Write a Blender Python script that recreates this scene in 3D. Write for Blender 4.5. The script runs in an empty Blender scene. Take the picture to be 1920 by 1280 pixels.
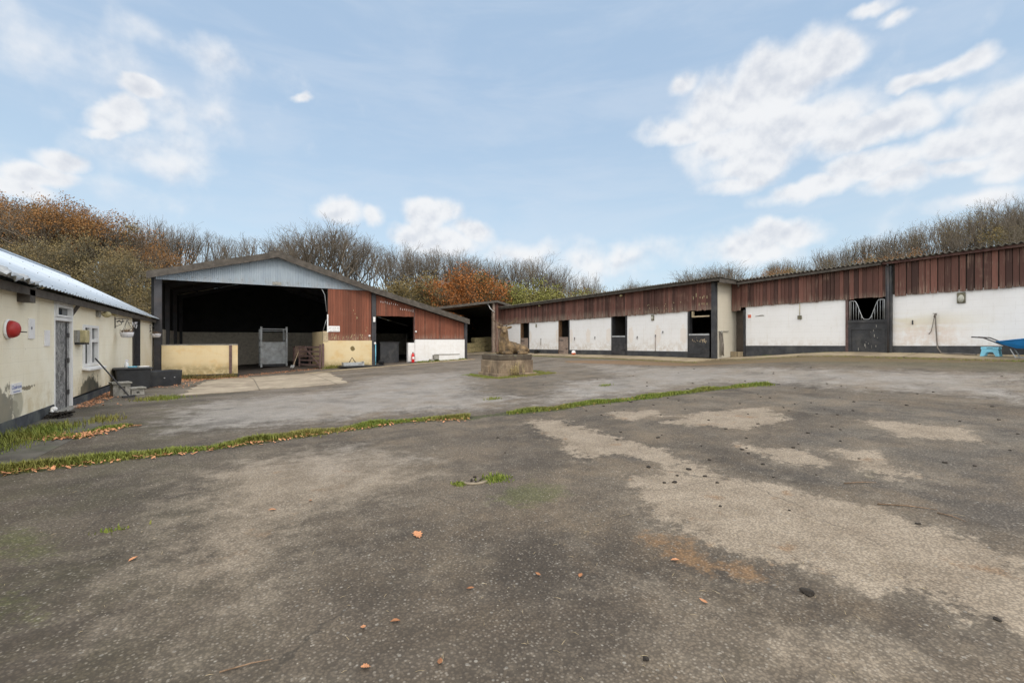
import bpy, bmesh, math, random
import numpy as np
from mathutils import Vector, Matrix, noise as mnoise
R = math.radians
random.seed(11)
scene = bpy.context.scene
C = scene.collection

# ------------------------------------------------------------------ camera
EYE = 1.5
cam_d = bpy.data.cameras.new('camera')
cam_d.sensor_width = 36.0
cam_d.lens = 862.0 * 36.0 / 1920.0
cam_d.shift_y = -3.0 / 1920.0
cam_d.clip_start = 0.05
cam_d.clip_end = 3000.0
cam = bpy.data.objects.new('camera', cam_d)
cam.location = (0, 0, EYE)
cam.rotation_euler = (R(90), 0, R(-31.3))
C.objects.link(cam)
scene.camera = cam

# ------------------------------------------------------------------ light and exposure
SUN_EL, SUN_AZ = 46.0, 190.0          # azimuth clockwise from +Y: behind the camera
scene.view_settings.view_transform = 'Standard'
scene.view_settings.look = 'None'
scene.view_settings.exposure = 0.14
scene.view_settings.gamma = 1.0
scene.render.engine = 'CYCLES'
scene.cycles.max_bounces = 6
scene.cycles.diffuse_bounces = 3
scene.cycles.transparent_max_bounces = 6
sun_d = bpy.data.lights.new('sun', 'SUN')
sun_d.energy = 1.3
sun_d.angle = R(20)
sun_d.color = (1.0, 0.93, 0.83)
sun = bpy.data.objects.new('sun', sun_d)
sdir = Vector((math.sin(R(SUN_AZ)) * math.cos(R(SUN_EL)), math.cos(R(SUN_AZ)) * math.cos(R(SUN_EL)), math.sin(R(SUN_EL))))
sun.rotation_euler = sdir.to_track_quat('Z', 'Y').to_euler()
sun.location = sdir * 60
C.objects.link(sun)

# ------------------------------------------------------------------ node helper
class M:
    def __init__(s, name=None, tree=None):
        if tree is None:
            s.mat = bpy.data.materials.new(name)
            s.mat.use_nodes = True
            s.nt = s.mat.node_tree
        else:
            s.nt = tree
        s.nt.nodes.clear()
    def n(s, typ, ins=None, **attrs):
        nd = s.nt.nodes.new(typ)
        for k, v in attrs.items():
            setattr(nd, k, v)
        for k, v in (ins or {}).items():
            if v is None: continue
            if isinstance(v, bpy.types.NodeSocket):
                s.nt.links.new(v, nd.inputs[k])
            else:
                nd.inputs[k].default_value = v
        return nd
    def math(s, op, a, b=None, clamp=False):
        return s.n('ShaderNodeMath', {0: a, 1: b}, operation=op, use_clamp=clamp).outputs[0]
    def vm(s, op, a, b=None, scale=None):
        nd = s.n('ShaderNodeVectorMath', {0: a, 1: b}, operation=op)
        if scale is not None: 
            if isinstance(scale, bpy.types.NodeSocket): s.nt.links.new(scale, nd.inputs['Scale'])
            else: nd.inputs['Scale'].default_value = scale
        return nd.outputs['Value'] if op in ('DOT_PRODUCT', 'LENGTH', 'DISTANCE') else nd.outputs[0]
    def pos(s): return s.n('ShaderNodeNewGeometry').outputs['Position']
    def obj(s): return s.n('ShaderNodeTexCoord').outputs['Object']
    def xyz(s, v):
        o = s.n('ShaderNodeSeparateXYZ', {0: v}).outputs
        return o[0], o[1], o[2]
    def noise(s, vec, scale, detail=4, rough=.55, dist=0.0, col=False):
        nd = s.n('ShaderNodeTexNoise', {'Vector': vec, 'Scale': scale, 'Detail': detail, 'Roughness': rough, 'Distortion': dist})
        return nd.outputs['Color' if col else 'Fac']
    def scl(s, vec, v3): return s.vm('MULTIPLY', vec, v3)
    def mix(s, fac, a, b, blend='MIX'):
        def c(v): return v if isinstance(v, bpy.types.NodeSocket) or len(v) == 4 else (*v, 1)
        nd = s.n('ShaderNodeMix', {0: fac}, data_type='RGBA', blend_type=blend)
        for k, v in ((6, c(a)), (7, c(b))):
            if isinstance(v, bpy.types.NodeSocket): s.nt.links.new(v, nd.inputs[k])
            else: nd.inputs[k].default_value = v
        return nd.outputs[2]
    def ss(s, v, a, b, lo=0.0, hi=1.0):
        return s.n('ShaderNodeMapRange', {0: v, 1: a, 2: b, 3: lo, 4: hi}, interpolation_type='SMOOTHSTEP').outputs[0]
    def lin(s, v, a, b, lo=0.0, hi=1.0):
        return s.n('ShaderNodeMapRange', {0: v, 1: a, 2: b, 3: lo, 4: hi}).outputs[0]
    def attr(s, name, kind='Fac'): return s.n('ShaderNodeAttribute', attribute_name=name).outputs[kind]
    def blob(s, vec, c, r, nz, amp=.7):
        d = s.vm('LENGTH', s.vm('DIVIDE', s.vm('SUBTRACT', vec, c), r))
        d = s.math('ADD', d, s.math('MULTIPLY', s.math('SUBTRACT', nz, .5), amp * 2))
        return s.ss(d, 1.0, .8)
    def band(s, v, a, b, e):
        return s.math('MULTIPLY', s.ss(v, a - e, a + e), s.ss(v, b + e, b - e))
    def out(s, color, rough=.8, bump=None, bstr=.3, bdist=.02, metal=0.0, spec=.5, trans=None):
        nrm = None
        if bump is not None:
            nrm = s.n('ShaderNodeBump', {'Height': bump, 'Strength': bstr, 'Distance': bdist}).outputs[0]
        p = s.n('ShaderNodeBsdfPrincipled')
        def put(k, v):
            if v is None: return
            if isinstance(v, bpy.types.NodeSocket): s.nt.links.new(v, p.inputs[k])
            else: p.inputs[k].default_value = (*v, 1) if k == 'Base Color' and len(v) == 3 else v
        put('Base Color', color); put('Roughness', rough); put('Metallic', metal); put('Specular IOR Level', spec); put('Normal', nrm)
        o = s.n('ShaderNodeOutputMaterial')
        s.nt.links.new(p.outputs[0], o.inputs[0])
        return s.mat

# ------------------------------------------------------------------ sky
CLOUDS = [(66.6, 26.7, 0.042, 0.03, 0, 1.1), (61.3, 26.1, 0.095, 0.052, -8, 1.15), (56.6, 24.4, 0.1, 0.055, -8, 1.15), (52.0, 23.0, 0.072, 0.027, 5, 1.0), (51.4, 27.1, 0.027, 0.023, 0, 0.85), (60.2, 21.3, 0.142, 0.045, -3, 1.15), (69.5, 19.7, 0.094, 0.026, -10, 1.05), (72.8, 19.6, 0.031, 0.02, 0, 0.9), (59.0, 18.7, 0.083, 0.035, 0, 1.0), (57.5, 17.0, 0.058, 0.018, 0, 0.8), (68.9, 16.8, 0.069, 0.026, 0, 1.15), (64.6, 15.6, 0.082, 0.022, -8, 1.05), (71.3, 15.0, 0.05, 0.024, 0, 1.0), (76.1, 22.8, 0.036, 0.018, -15, 1.05), (74.1, 22.7, 0.046, 0.016, -8, 1.0), (71.9, 22.5, 0.028, 0.012, 0, 0.9), (78.8, 18.7, 0.052, 0.034, -15, 1.15), (76.4, 17.0, 0.055, 0.028, 0, 1.1), (80.0, 15.3, 0.067, 0.037, 0, 1.1), (75.5, 15.1, 0.04, 0.014, 0, 0.85), (78.6, 14.0, 0.038, 0.017, 0, 0.9), (62.0, 11.4, 0.07, 0.027, 0, 1.1), (59.0, 10.2, 0.089, 0.036, 0, 0.95), (69.4, 29.3, 0.027, 0.011, 0, 0.75), (71.0, 28.2, 0.019, 0.009, 0, 0.7), (75.3, 20.5, 0.033, 0.016, 0, 0.62), (76.9, 12.0, 0.079, 0.016, 0, 0.5), (-7.4, 22.7, 0.032, 0.014, -5, 1.1), (-9.2, 20.5, 0.041, 0.023, -30, 1.15), (-10.5, 18.9, 0.025, 0.01, -15, 0.8), (-13.1, 15.5, 0.036, 0.021, -10, 1.05), (-14.7, 13.8, 0.045, 0.017, -8, 1.0), (-16.0, 12.6, 0.038, 0.015, 0, 0.9), (-8.2, 17.0, 0.103, 0.05, -15, 0.52), (-4.2, 21.7, 0.114, 0.053, -10, 0.38), (-9.0, 14.3, 0.103, 0.03, 0, 0.42), (6.6, 25.1, 0.021, 0.01, -15, 0.85), (10.9, 14.7, 0.047, 0.021, 0, 0.85), (14.6, 14.5, 0.026, 0.016, 0, 0.7), (21.6, 14.9, 0.05, 0.033, 0, 1.15), (19.2, 12.8, 0.053, 0.024, -10, 1.05), (25.9, 13.0, 0.054, 0.027, 8, 1.0), (22.4, 11.8, 0.107, 0.029, 0, 0.95), (41.8, 9.5, 0.214, 0.045, 0, 0.5), (-14.9, 23.7, 0.22, 0.059, 5, 0.34), (-4.0, 27.4, 0.219, 0.034, 8, 0.32), (31.3, 10.3, 0.137, 0.03, 0, 0.55)]

world = bpy.data.worlds.new('World')
scene.world = world
world.use_nodes = True
w = M(tree=world.node_tree)
sky = w.n('ShaderNodeTexSky', sky_type='NISHITA', sun_disc=False, sun_elevation=R(SUN_EL), sun_rotation=R(SUN_AZ),
          altitude=50.0, air_density=1.0, dust_density=1.2, ozone_density=1.4)
D = w.vm('NORMALIZE', w.n('ShaderNodeTexCoord').outputs['Generated'])
wx, wy, wz = w.xyz(D)
warp = w.vm('SCALE', w.vm('SUBTRACT', w.noise(D, 9.0, 5, .55, col=True), (.5, .5, .5)), scale=.06)
Dw = w.vm('ADD', D, warp)
dens = None; low = None
for az, el, a, b, tilt, g in CLOUDS:
    az, el, tl = R(az), R(el), R(tilt)
    cn = Vector((math.sin(az) * math.cos(el), math.cos(az) * math.cos(el), math.sin(el)))
    rt = Vector((math.cos(az), -math.sin(az), 0)); up = rt.cross(cn)
    r2 = rt * math.cos(tl) - up * math.sin(tl); u2 = rt * math.sin(tl) + up * math.cos(tl)
    off = w.vm('SUBTRACT', Dw, tuple(cn))
    u = w.vm('DOT_PRODUCT', off, tuple(r2 / a)); v = w.vm('DOT_PRODUCT', off, tuple(u2 / b))
    e = w.math('SUBTRACT', 1.0, w.math('SQRT', w.math('ADD', w.math('MULTIPLY', u, u), w.math('MULTIPLY', v, v))))
    e = w.math('MULTIPLY', w.math('ADD', e, .35), g)
    # only the half of the sky the cloud is in
    e = w.math('MULTIPLY', e, w.math('GREATER_THAN', w.vm('DOT_PRODUCT', D, tuple(cn)), 0.2))
    dens = e if dens is None else w.n('ShaderNodeMath', {0: dens, 1: e, 2: .12}, operation='SMOOTH_MAX').outputs[0]
n_big = w.noise(D, 13.0, 5, .5)
n_up = w.noise(w.vm('ADD', D, (-.004, 0, .012)), 13.0, 5, .5)
body = w.math('ADD', w.math('MULTIPLY', dens, 1.0), w.math('MULTIPLY', w.math('SUBTRACT', n_big, .5), 1.5))
cover = w.math('POWER', w.ss(body, .03, .80), 1.0)
shade = w.math('ADD', w.math('MULTIPLY', w.math('SUBTRACT', n_big, n_up), 3.6), .60)
shade = w.ss(w.math('ADD', shade, w.math('MULTIPLY', w.math('SUBTRACT', .75, body), .35)), -.1, .85)
cl = w.mix(shade, (4.7, 4.9, 5.35), (6.55, 6.55, 6.6))
# thin high veil, stronger to the left and low down
veil = w.noise(w.scl(D, (2.0, 2.0, 9.0)), 1.6, 6, .6, .4)
veilf = w.math('MULTIPLY', w.ss(veil, .38, .72), .26)
hz = w.ss(wz, .55, .0)
base = w.mix(.72, sky.outputs[0], w.mix(hz, (3.5, 4.7, 6.15), (4.75, 5.9, 6.6)))
base = w.mix(veilf, base, (5.2, 5.6, 6.2))
col = w.mix(w.math('MULTIPLY', cover, .88), base, cl)
# unseen bright overcast added overhead and behind the camera to light walls and yard
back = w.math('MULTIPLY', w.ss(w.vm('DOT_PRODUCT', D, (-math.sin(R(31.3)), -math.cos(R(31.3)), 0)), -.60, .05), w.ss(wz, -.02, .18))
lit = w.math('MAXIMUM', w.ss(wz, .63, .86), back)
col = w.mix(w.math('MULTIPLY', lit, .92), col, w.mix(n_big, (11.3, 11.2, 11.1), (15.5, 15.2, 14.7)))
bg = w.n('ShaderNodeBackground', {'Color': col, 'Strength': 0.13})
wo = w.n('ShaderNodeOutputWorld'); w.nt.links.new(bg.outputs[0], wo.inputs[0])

# ------------------------------------------------------------------ tags and things
ROOT = {}
def tag(o, label=None, cat=None, group=None, kind=None):
    if label: o['label'] = label
    if cat: o['category'] = cat
    if group: o['group'] = group
    if kind: o['kind'] = kind
    return o
def thing(name, label, cat, loc=(0, 0, 0), group=None):
    o = bpy.data.objects.new(name, None); C.objects.link(o)
    o.empty_display_size = .2
    o.location = loc; ROOT[o.name] = Vector(loc)
    return tag(o, label, cat, group)
def copy_tree(o, parent=None):
    c = o.copy(); C.objects.link(c)
    if parent: c.parent = parent
    for ch in list(o.children): copy_tree(ch, c)
    return c

class MB:
    """collects shapes, then links them as one mesh object (points given in world metres)"""
    def __init__(s): s.v = []; s.f = []; s.m = []; s.r = []; s.sm = []; s.pc = []
    def add(s, vs, fs, mi=0, r=None, smooth=False):
        b = len(s.v); r = random.random() if r is None else r; s.pc.append((b, len(s.f)))
        s.v += [tuple(p) for p in vs]; s.r += [r] * len(vs)
        s.f += [tuple(i + b for i in f) for f in fs]; s.m += [mi] * len(fs); s.sm += [smooth] * len(fs)
        return s
    def hexa(s, p, mi=0, r=None):
        # p: 8 points, bottom four then top four, counter-clockwise seen from above
        return s.add(p, [(3, 2, 1, 0), (4, 5, 6, 7), (0, 1, 5, 4), (1, 2, 6, 5), (2, 3, 7, 6), (3, 0, 4, 7)], mi, r)
    def box(s, x0, x1, y0, y1, z0, z1, mi=0, r=None):
        return s.hexa([(x0, y0, z0), (x1, y0, z0), (x1, y1, z0), (x0, y1, z0), (x0, y0, z1), (x1, y0, z1), (x1, y1, z1), (x0, y1, z1)], mi, r)
    def boxy(s, x0, x1, y0, y1, za, zb, mi=0, r=None):
        # sloping along y: za = (bottom, top) at y0, zb at y1
        return s.hexa([(x0, y0, za[0]), (x1, y0, za[0]), (x1, y1, zb[0]), (x0, y1, zb[0]), (x0, y0, za[1]), (x1, y0, za[1]), (x1, y1, zb[1]), (x0, y1, zb[1])], mi, r)
    def boxx(s, x0, x1, y0, y1, za, zb, mi=0, r=None):
        return s.hexa([(x0, y0, za[0]), (x1, y0, zb[0]), (x1, y1, zb[0]), (x0, y1, za[0]), (x0, y0, za[1]), (x1, y0, zb[1]), (x1, y1, zb[1]), (x0, y1, za[1])], mi, r)
    def beam(s, a, b, w, h, mi=0, r=None, upv=(0, 0, 1)):
        a = Vector(a); b = Vector(b); d = (b - a).normalized(); u = Vector(upv)
        sd = d.cross(u)
        if sd.length < 1e-4: sd = d.cross(Vector((1, 0, 0)))
        sd.normalize(); u = sd.cross(d)
        P = []
        for q in (a, b):
            P.append([q + sd * w / 2 * i + u * h / 2 * j for i, j in ((-1, -1), (1, -1), (1, 1), (-1, 1))])
        return s.add(P[0] + P[1], [(0, 1, 2, 3), (7, 6, 5, 4), (0, 4, 5, 1), (1, 5, 6, 2), (2, 6, 7, 3), (3, 7, 4, 0)], mi, r)
    def tube(s, pts, rad, n=8, mi=0, r=None, cap=True, sc=(1, 1), smooth=True):
        pts = [Vector(p) for p in pts]
        rad = rad if isinstance(rad, (list, tuple)) else [rad] * len(pts)
        vs, fs = [], []; side = None
        for i, p in enumerate(pts):
            t = (pts[min(i + 1, len(pts) - 1)] - pts[max(i - 1, 0)]).normalized()
            if side is None:
                side = t.cross(Vector((0, 0, 1)))
                if side.length < .05: side = Vector((1, 0, 0))
            side = (side - t * side.dot(t)).normalized(); u = side.cross(t)
            for k in range(n):
                a = 2 * math.pi * k / n
                vs.append(p + side * math.cos(a) * rad[i] * sc[0] + u * math.sin(a) * rad[i] * sc[1])
        for i in range(len(pts) - 1):
            for k in range(n):
                k2 = (k + 1) % n
                fs.append((i * n + k2, i * n + k, (i + 1) * n + k, (i + 1) * n + k2))
        s.add(vs, fs, mi, r, smooth)
        if cap:
            b = len(s.v) - len(vs)
            s.f += [tuple(b + k for k in range(n)), tuple(b + (len(pts) - 1) * n + k for k in reversed(range(n)))]
            s.m += [mi, mi]; s.sm += [False, False]
        return s
    def lathe(s, c, prof, n=20, mi=0, r=None, axis='z'):
        c = Vector(c); vs, fs = [], []
        for rr, h in prof:
            for k in range(n):
                a = 2 * math.pi * k / n; u, v = rr * math.cos(a), rr * math.sin(a)
                vs.append(c + Vector({'z': (u, v, h), 'x': (h, u, v), 'y': (v, h, u)}[axis]))
        for i in range(len(prof) - 1):
            for k in range(n):
                k2 = (k + 1) % n
                fs.append((i * n + k, i * n + k2, (i + 1) * n + k2, (i + 1) * n + k))
        fs.append(tuple(reversed(range(n)))); fs.append(tuple((len(prof) - 1) * n + k for k in range(n)))
        return s.add(vs, fs, mi, r, True)
    def ell(s, c, rad, mi=0, r=None, n=12, m=8, rot=None):
        c = Vector(c); vs, fs = [], []
        for i in range(m + 1):
            t = math.pi * i / m
            for k in range(n):
                a = 2 * math.pi * k / n
                p = Vector((rad[0] * math.sin(t) * math.cos(a), rad[1] * math.sin(t) * math.sin(a), rad[2] * math.cos(t)))
                if rot: p = rot @ p
                vs.append(c + p)
        for i in range(m):
            for k in range(n):
                k2 = (k + 1) % n
                fs.append((i * n + k, (i + 1) * n + k, (i + 1) * n + k2, i * n + k2))
        return s.add(vs, fs, mi, r, True)
    def prism(s, poly, depth, mi=0, r=None):
        # poly: list of 3-D points (planar), depth: vector
        n = len(poly); d = Vector(depth); vs = [Vector(p) for p in poly]; vs += [p + d for p in vs]
        fs = [tuple(range(n)), tuple(reversed(range(n, 2 * n)))]
        fs += [(i, i + n, (i + 1) % n + n, (i + 1) % n) for i in range(n)]
        return s.add(vs, fs, mi, r)
    def sheet(s, o, u, v, L, W, pitch, amp, thick, mi=0, seg=8, nv=1):
        # corrugated sheet: ribs run along v, waves along u
        o, u, v = Vector(o), Vector(u).normalized(), Vector(v).normalized(); nn = u.cross(v)
        k = max(2, int(L / pitch * seg)); vs, fs = [], []
        for side in (0, 1):
            for i in range(k + 1):
                a = L * i / k; h = math.sin(a / pitch * 2 * math.pi) * amp - side * thick
                for j in range(nv + 1): vs.append(o + u * a + v * (W * j / nv) + nn * h)
        N = (k + 1) * (nv + 1)
        for i in range(k):
            for j in range(nv):
                a = i * (nv + 1) + j; b = a + nv + 1
                fs.append((a, b, b + 1, a + 1)); fs.append((a + N + 1, b + N + 1, b + N, a + N))
            a = i * (nv + 1); b = a + nv + 1
            fs.append((a, a + N, b + N, b)); fs.append((a + nv, b + nv, b + nv + N, a + nv + N))
        for i in (0, k):
            for j in range(nv):
                a = i * (nv + 1) + j; fs.append((a, a + 1, a + 1 + N, a + N))
        return s.add(vs, fs, mi, None, True)
    def build(s, name, mat, parent=None, bevel=0.0, **tags):
        me = bpy.data.meshes.new(name)
        off = Vector((0, 0, 0))
        if parent is not None: off = ROOT[parent.name]
        if off.length > 0: vv = [(a - off.x, b - off.y, c - off.z) for a, b, c in s.v]
        else: vv = s.v
        me.from_pydata(vv, [], s.f)
        for m_ in (mat if isinstance(mat, (list, tuple)) else [mat]): me.materials.append(m_)
        me.polygons.foreach_set('material_index', s.m)
        me.polygons.foreach_set('use_smooth', s.sm)
        at = me.attributes.new('rnd', 'FLOAT', 'POINT'); at.data.foreach_set('value', s.r)
        me.update()
        o = bpy.data.objects.new(name, me); C.objects.link(o)
        if parent is not None: o.parent = parent
        ROOT[o.name] = off
        if bevel:
            b = o.modifiers.new('bevel', 'BEVEL'); b.width = bevel; b.segments = 2; b.limit_method = 'ANGLE'
        if tags: tag(o, **tags)
        return o
def _each(s, name, mat, parent=None, bevel=0.0, per=1):
    # every piece as an object of its own (per = shapes per piece)
    P = s.pc[::per] + [(len(s.v), len(s.f))]; out = []
    for (v0, f0), (v1, f1) in zip(P, P[1:]):
        q = MB(); q.v = s.v[v0:v1]; q.r = s.r[v0:v1]; q.f = [tuple(i - v0 for i in f) for f in s.f[f0:f1]]; q.m = s.m[f0:f1]; q.sm = s.sm[f0:f1]
        out.append(q.build(name, mat, parent, bevel))
    return out
MB.each = _each
def words(name, body, size, loc, face, mat, parent=None, depth=.002):
    """lettering as a thin mesh; face = 'x' (faces +x), '-x', '-y'"""
    cu = bpy.data.curves.new(name, 'FONT'); cu.body = body; cu.size = size; cu.extrude = depth; cu.align_x = 'CENTER'; cu.align_y = 'CENTER'
    t = bpy.data.objects.new('t', cu); C.objects.link(t)
    bpy.context.view_layer.update()
    me = bpy.data.meshes.new_from_object(t)
    bpy.data.objects.remove(t)
    rot = {'x': Matrix.Rotation(R(90), 4, 'Z') @ Matrix.Rotation(R(90), 4, 'X'), '-x': Matrix.Rotation(R(-90), 4, 'Z') @ Matrix.Rotation(R(90), 4, 'X'), '-y': Matrix.Rotation(R(90), 4, 'X')}[face]
    off = ROOT[parent.name] if parent is not None else Vector((0, 0, 0))
    me.transform(Matrix.Translation(Vector(loc) - off) @ rot)
    me.materials.clear(); me.materials.append(mat)
    o = bpy.data.objects.new(name, me); C.objects.link(o); ROOT[o.name] = off
    if parent is not None: o.parent = parent
    return o

# ------------------------------------------------------------------ ground level
def sm(a, b, v):
    t = min(1, max(0, (v - a) / (b - a))); return t * t * (3 - 2 * t)
def gz(x, y):
    t = max(0, min(1.15, (x - 2) / 17)); s = t ** 1.4
    k = 1.03 - .33 * sm(7.5, 12.8, y) - .13 * sm(14, 30, y)
    return s * k - 0.3 * math.exp(-((x + 1) / 4) ** 2) * sm(19, 25.5, y)

# ------------------------------------------------------------------ materials
def simple(name, c, rough=.7, var=.15, scale=6, metal=0, bump=.2, spec=.5, dirt=None, dscale=2.0, damt=.5, bd=.01):
    m = M(name); p = m.pos(); n1 = m.noise(p, scale, 5); n2 = m.noise(p, scale * 7, 3)
    k = m.math('ADD', m.math('MULTIPLY', n1, .7), m.math('MULTIPLY', n2, .3))
    a = tuple(max(0, q * (1 - var * 2)) for q in c); b = tuple(q * (1 + var * 2) for q in c)
    col = m.mix(m.ss(k, .25, .75), a, b)
    if dirt: col = m.mix(m.math('MULTIPLY', m.ss(m.noise(p, dscale, 7, .65), .45, .7), damt), col, dirt)
    return m.out(col, rough, k, bump, bd, metal, spec)

def boards_mat(name, c, grey, gamt=.35, var=.5, z0=1.5, dirt=.35):
    m = M(name); p = m.pos(); r = m.attr('rnd')
    ro = m.math('MULTIPLY', r, 37.0)
    pv = m.vm('ADD', m.scl(p, (26, 26, 1.3)), m.n('ShaderNodeCombineXYZ', {0: ro, 1: ro, 2: ro}).outputs[0])
    g = m.noise(pv, 1.0, 6, .65)
    fine = m.noise(m.scl(p, (120, 120, 4)), 1.0, 3)
    col = m.mix(m.lin(r, 0, 1), tuple(q * (1 - var) for q in c), tuple(q * (1 + var * .8) for q in c))
    col = m.mix(m.math('MULTIPLY', m.ss(g, .35, .7), .55), col, tuple(q * .45 for q in c))
    w = m.ss(m.math('ADD', g, m.math('MULTIPLY', m.noise(p, 1.7, 5, .6), .8)), .95, 1.25)
    col = m.mix(m.math('MULTIPLY', w, gamt), col, grey)
    x, y, z = m.xyz(p)
    low = m.math('MULTIPLY', m.ss(z, z0 + .5, z0), m.ss(m.math('ADD', g, m.math('MULTIPLY', fine, .4)), .6, .85))
    col = m.mix(m.math('MULTIPLY', low, dirt), col, (.42, .36, .28))
    return m.out(col, .82, m.math('ADD', g, m.math('MULTIPLY', fine, .5)), .5, .006)

def render_mat(name, c, blotch, kind):
    m = M(name); p = m.pos(); x, y, z = m.xyz(p)
    n1 = m.noise(p, 1.1, 6, .6); n2 = m.noise(p, 5, 6, .65); n3 = m.noise(p, 40, 4)
    st = m.noise(m.scl(p, (9, 9, .8)), 1, 5, .6)
    col = m.mix(m.math('MULTIPLY', m.ss(n1, .42, .72), .45), c, blotch)
    col = m.mix(m.math('MULTIPLY', m.ss(st, .55, .8), .22), col, (.42, .34, .22))
    # block courses showing faintly through the paint
    cz = m.math('ABSOLUTE', m.math('SUBTRACT', m.math('FRACT', m.math('DIVIDE', z, .225)), .5))
    course = m.ss(cz, .47, .5)
    vj = m.math('ABSOLUTE', m.math('SUBTRACT', m.math('FRACT', m.math('ADD', m.math('DIVIDE', m.math('ADD', x, y), .45), m.math('MULTIPLY', m.math('MODULO', m.math('FLOOR', m.math('ADD', m.math('DIVIDE', z, .225), .5)), 2.0), .5))), .5))
    course = m.math('MAXIMUM', course, m.ss(vj, .485, .5))
    col = m.mix(m.math('MULTIPLY', m.math('MULTIPLY', course, m.ss(n2, .3, .6)), .22), col, (.3, .28, .24))
    # specks and chips
    col = m.mix(m.math('MULTIPLY', m.ss(m.noise(p, 13, 2), .76, .80), .55), col, (.25, .2, .15))
    if kind == 'cream':
        f = m.math('MULTIPLY', m.ss(z, .95, .3), m.ss(n2, .35, .7))
        col = m.mix(m.math('MULTIPLY', f, .45), col, (.50, .36, .14))
        halo = m.blob(p, (-3.09, 15.6, .25), (1, 1.4, .75), n2, .7)
        col = m.mix(m.math('MULTIPLY', halo, .3), col, (.38, .27, .1))
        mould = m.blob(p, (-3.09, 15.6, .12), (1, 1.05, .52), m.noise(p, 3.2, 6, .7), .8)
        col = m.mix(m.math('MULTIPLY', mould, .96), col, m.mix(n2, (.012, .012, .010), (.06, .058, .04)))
        peel = m.blob(p, (-3.09, 10.2, .38), (1, .75, .40), m.noise(p, 3.5, 6, .7), 1.1)
        col = m.mix(m.math('MULTIPLY', peel, .9), col, m.mix(n2, (.08, .078, .065), (.22, .21, .17)))
        pl2 = m.blob(p, (-3.09, 10.95, .42), (1, .24, .26), n2, .3)
        col = m.mix(m.math('MULTIPLY', pl2, .8), col, (.36, .34, .26))
        tk = m.blob(p, (-3.09, 11.35, .66), (1, .32, .035), m.noise(p, 12, 4, .7), 1.6)
        col = m.mix(m.math('MULTIPLY', tk, .9), col, (.07, .055, .03))
        yel = m.ss(m.noise(p, .55, 4), .42, .65)
        col = m.mix(m.math('MULTIPLY', yel, .28), col, (.66, .54, .33))
    if kind == 'barncream':
        f = m.math('MULTIPLY', m.ss(z, .5, .1), m.ss(n2, .25, .6))
        col = m.mix(m.math('MULTIPLY', f, .8), col, (.28, .22, .10))
        f = m.ss(m.noise(p, 2.2, 6, .6), .5, .72)
        col = m.mix(m.math('MULTIPLY', f, .45), col, (.60, .38, .14))
        b1 = m.blob(p, (5.62, 26.0, 1.02), (.13, 1, .14), n2, .6)
        col = m.mix(b1, col, (.16, .12, .05))
        cr = m.math('MULTIPLY', m.math('GREATER_THAN', x, -3), m.ss(m.noise(m.scl(p, (2, 2, 9)), 1.2, 6, .7, 1.5), .66, .70))
        col = m.mix(m.math('MULTIPLY', cr, .45), col, (.25, .18, .1))
    if kind == 'white':
        # damp and rust by the door jambs and under the tie rings
        f = m.math('MULTIPLY', m.band(z, 1.85, 2.3, .18), m.math('MULTIPLY', m.ss(x, 18.5, 18.6), m.math('MULTIPLY', m.math('MULTIPLY', m.ss(y, 3.6, 6.2), m.ss(y, 7.2, 6.8)), m.ss(m.noise(m.scl(p, (1, .7, 4)), 1.0, 4), .32, .55))))
        col = m.mix(m.math('MULTIPLY', f, .5), col, (.60, .53, .33))
        f = m.math('MULTIPLY', m.band(z, 1.35, 2.0, .2), m.math('MULTIPLY', m.ss(x, 18.5, 18.6), m.math('MULTIPLY', m.band(y, 4.9, 6.5, .4), m.ss(n2, .3, .6))))
        col = m.mix(m.math('MULTIPLY', f, .4), col, (.62, .45, .33))
        for yy in (14.1, 19.1, 23.8, 17.4, 22.4, 27.0, 15.6, 20.8):
            b = m.blob(p, (17.9, yy, 1.75), (1, .22, .45), n2, .8)
            col = m.mix(m.math('MULTIPLY', b, .22), col, (.62, .42, .22))
        f = m.math('MULTIPLY', m.ss(z, 1.75, 1.0), m.math('MULTIPLY', m.ss(x, 15.0, 16.0, .25, 1.0), m.ss(m.math('ADD', n2, m.math('MULTIPLY', n3, .3)), .52, .78)))
        col = m.mix(m.math('MULTIPLY', f, .45), col, (.42, .33, .22))
    if kind == 'inner':
        f = m.ss(n2, .4, .75); col = m.mix(m.math('MULTIPLY', f, .5), col, (.16, .14, .11))
    return m.out(col, .88, m.math('ADD', m.math('MULTIPLY', n3, .6), m.math('SUBTRACT', n2, m.math('MULTIPLY', course, .35))), .45, .008)

MAT = {}
MAT['cream'] = render_mat('cream_render', (.87, .82, .675), (.81, .745, .57), 'cream')
MAT['barn_cream'] = render_mat('weathered_cream_paint', (.66, .54, .33), (.60, .46, .25), 'barncream')
MAT['pale_cream'] = render_mat('pale_cream_blocks', (.58, .54, .45), (.50, .45, .35), 'plain')
MAT['white'] = render_mat('white_masonry_paint', (.78, .78, .78), (.70, .685, .665), 'white')
MAT['inner'] = render_mat('inner_block_wall', (.60, .55, .46), (.48, .44, .37), 'inner')
MAT['plinth'] = simple('dark_plinth_paint', (.035, .037, .042), .7, .25, 3, dirt=(.10, .10, .09), damt=.5, bump=.5)
MAT['plinth_left'] = simple('slate_plinth_paint', (.055, .06, .07), .75, .3, 3, dirt=(.12, .13, .11), dscale=1.5, damt=.7, bump=.6)
MAT['black'] = simple('black_painted_timber', (.022, .023, .026), .55, .3, 4, dirt=(.09, .085, .08), dscale=3, damt=.45)
MAT['post'] = simple('dark_steel_post', (.035, .035, .04), .6, .2, 3, dirt=(.07, .05, .04), damt=.5)
MAT['dark'] = simple('shadowy_inner_timber', (.03, .025, .02), .9, .2, 3)
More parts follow.
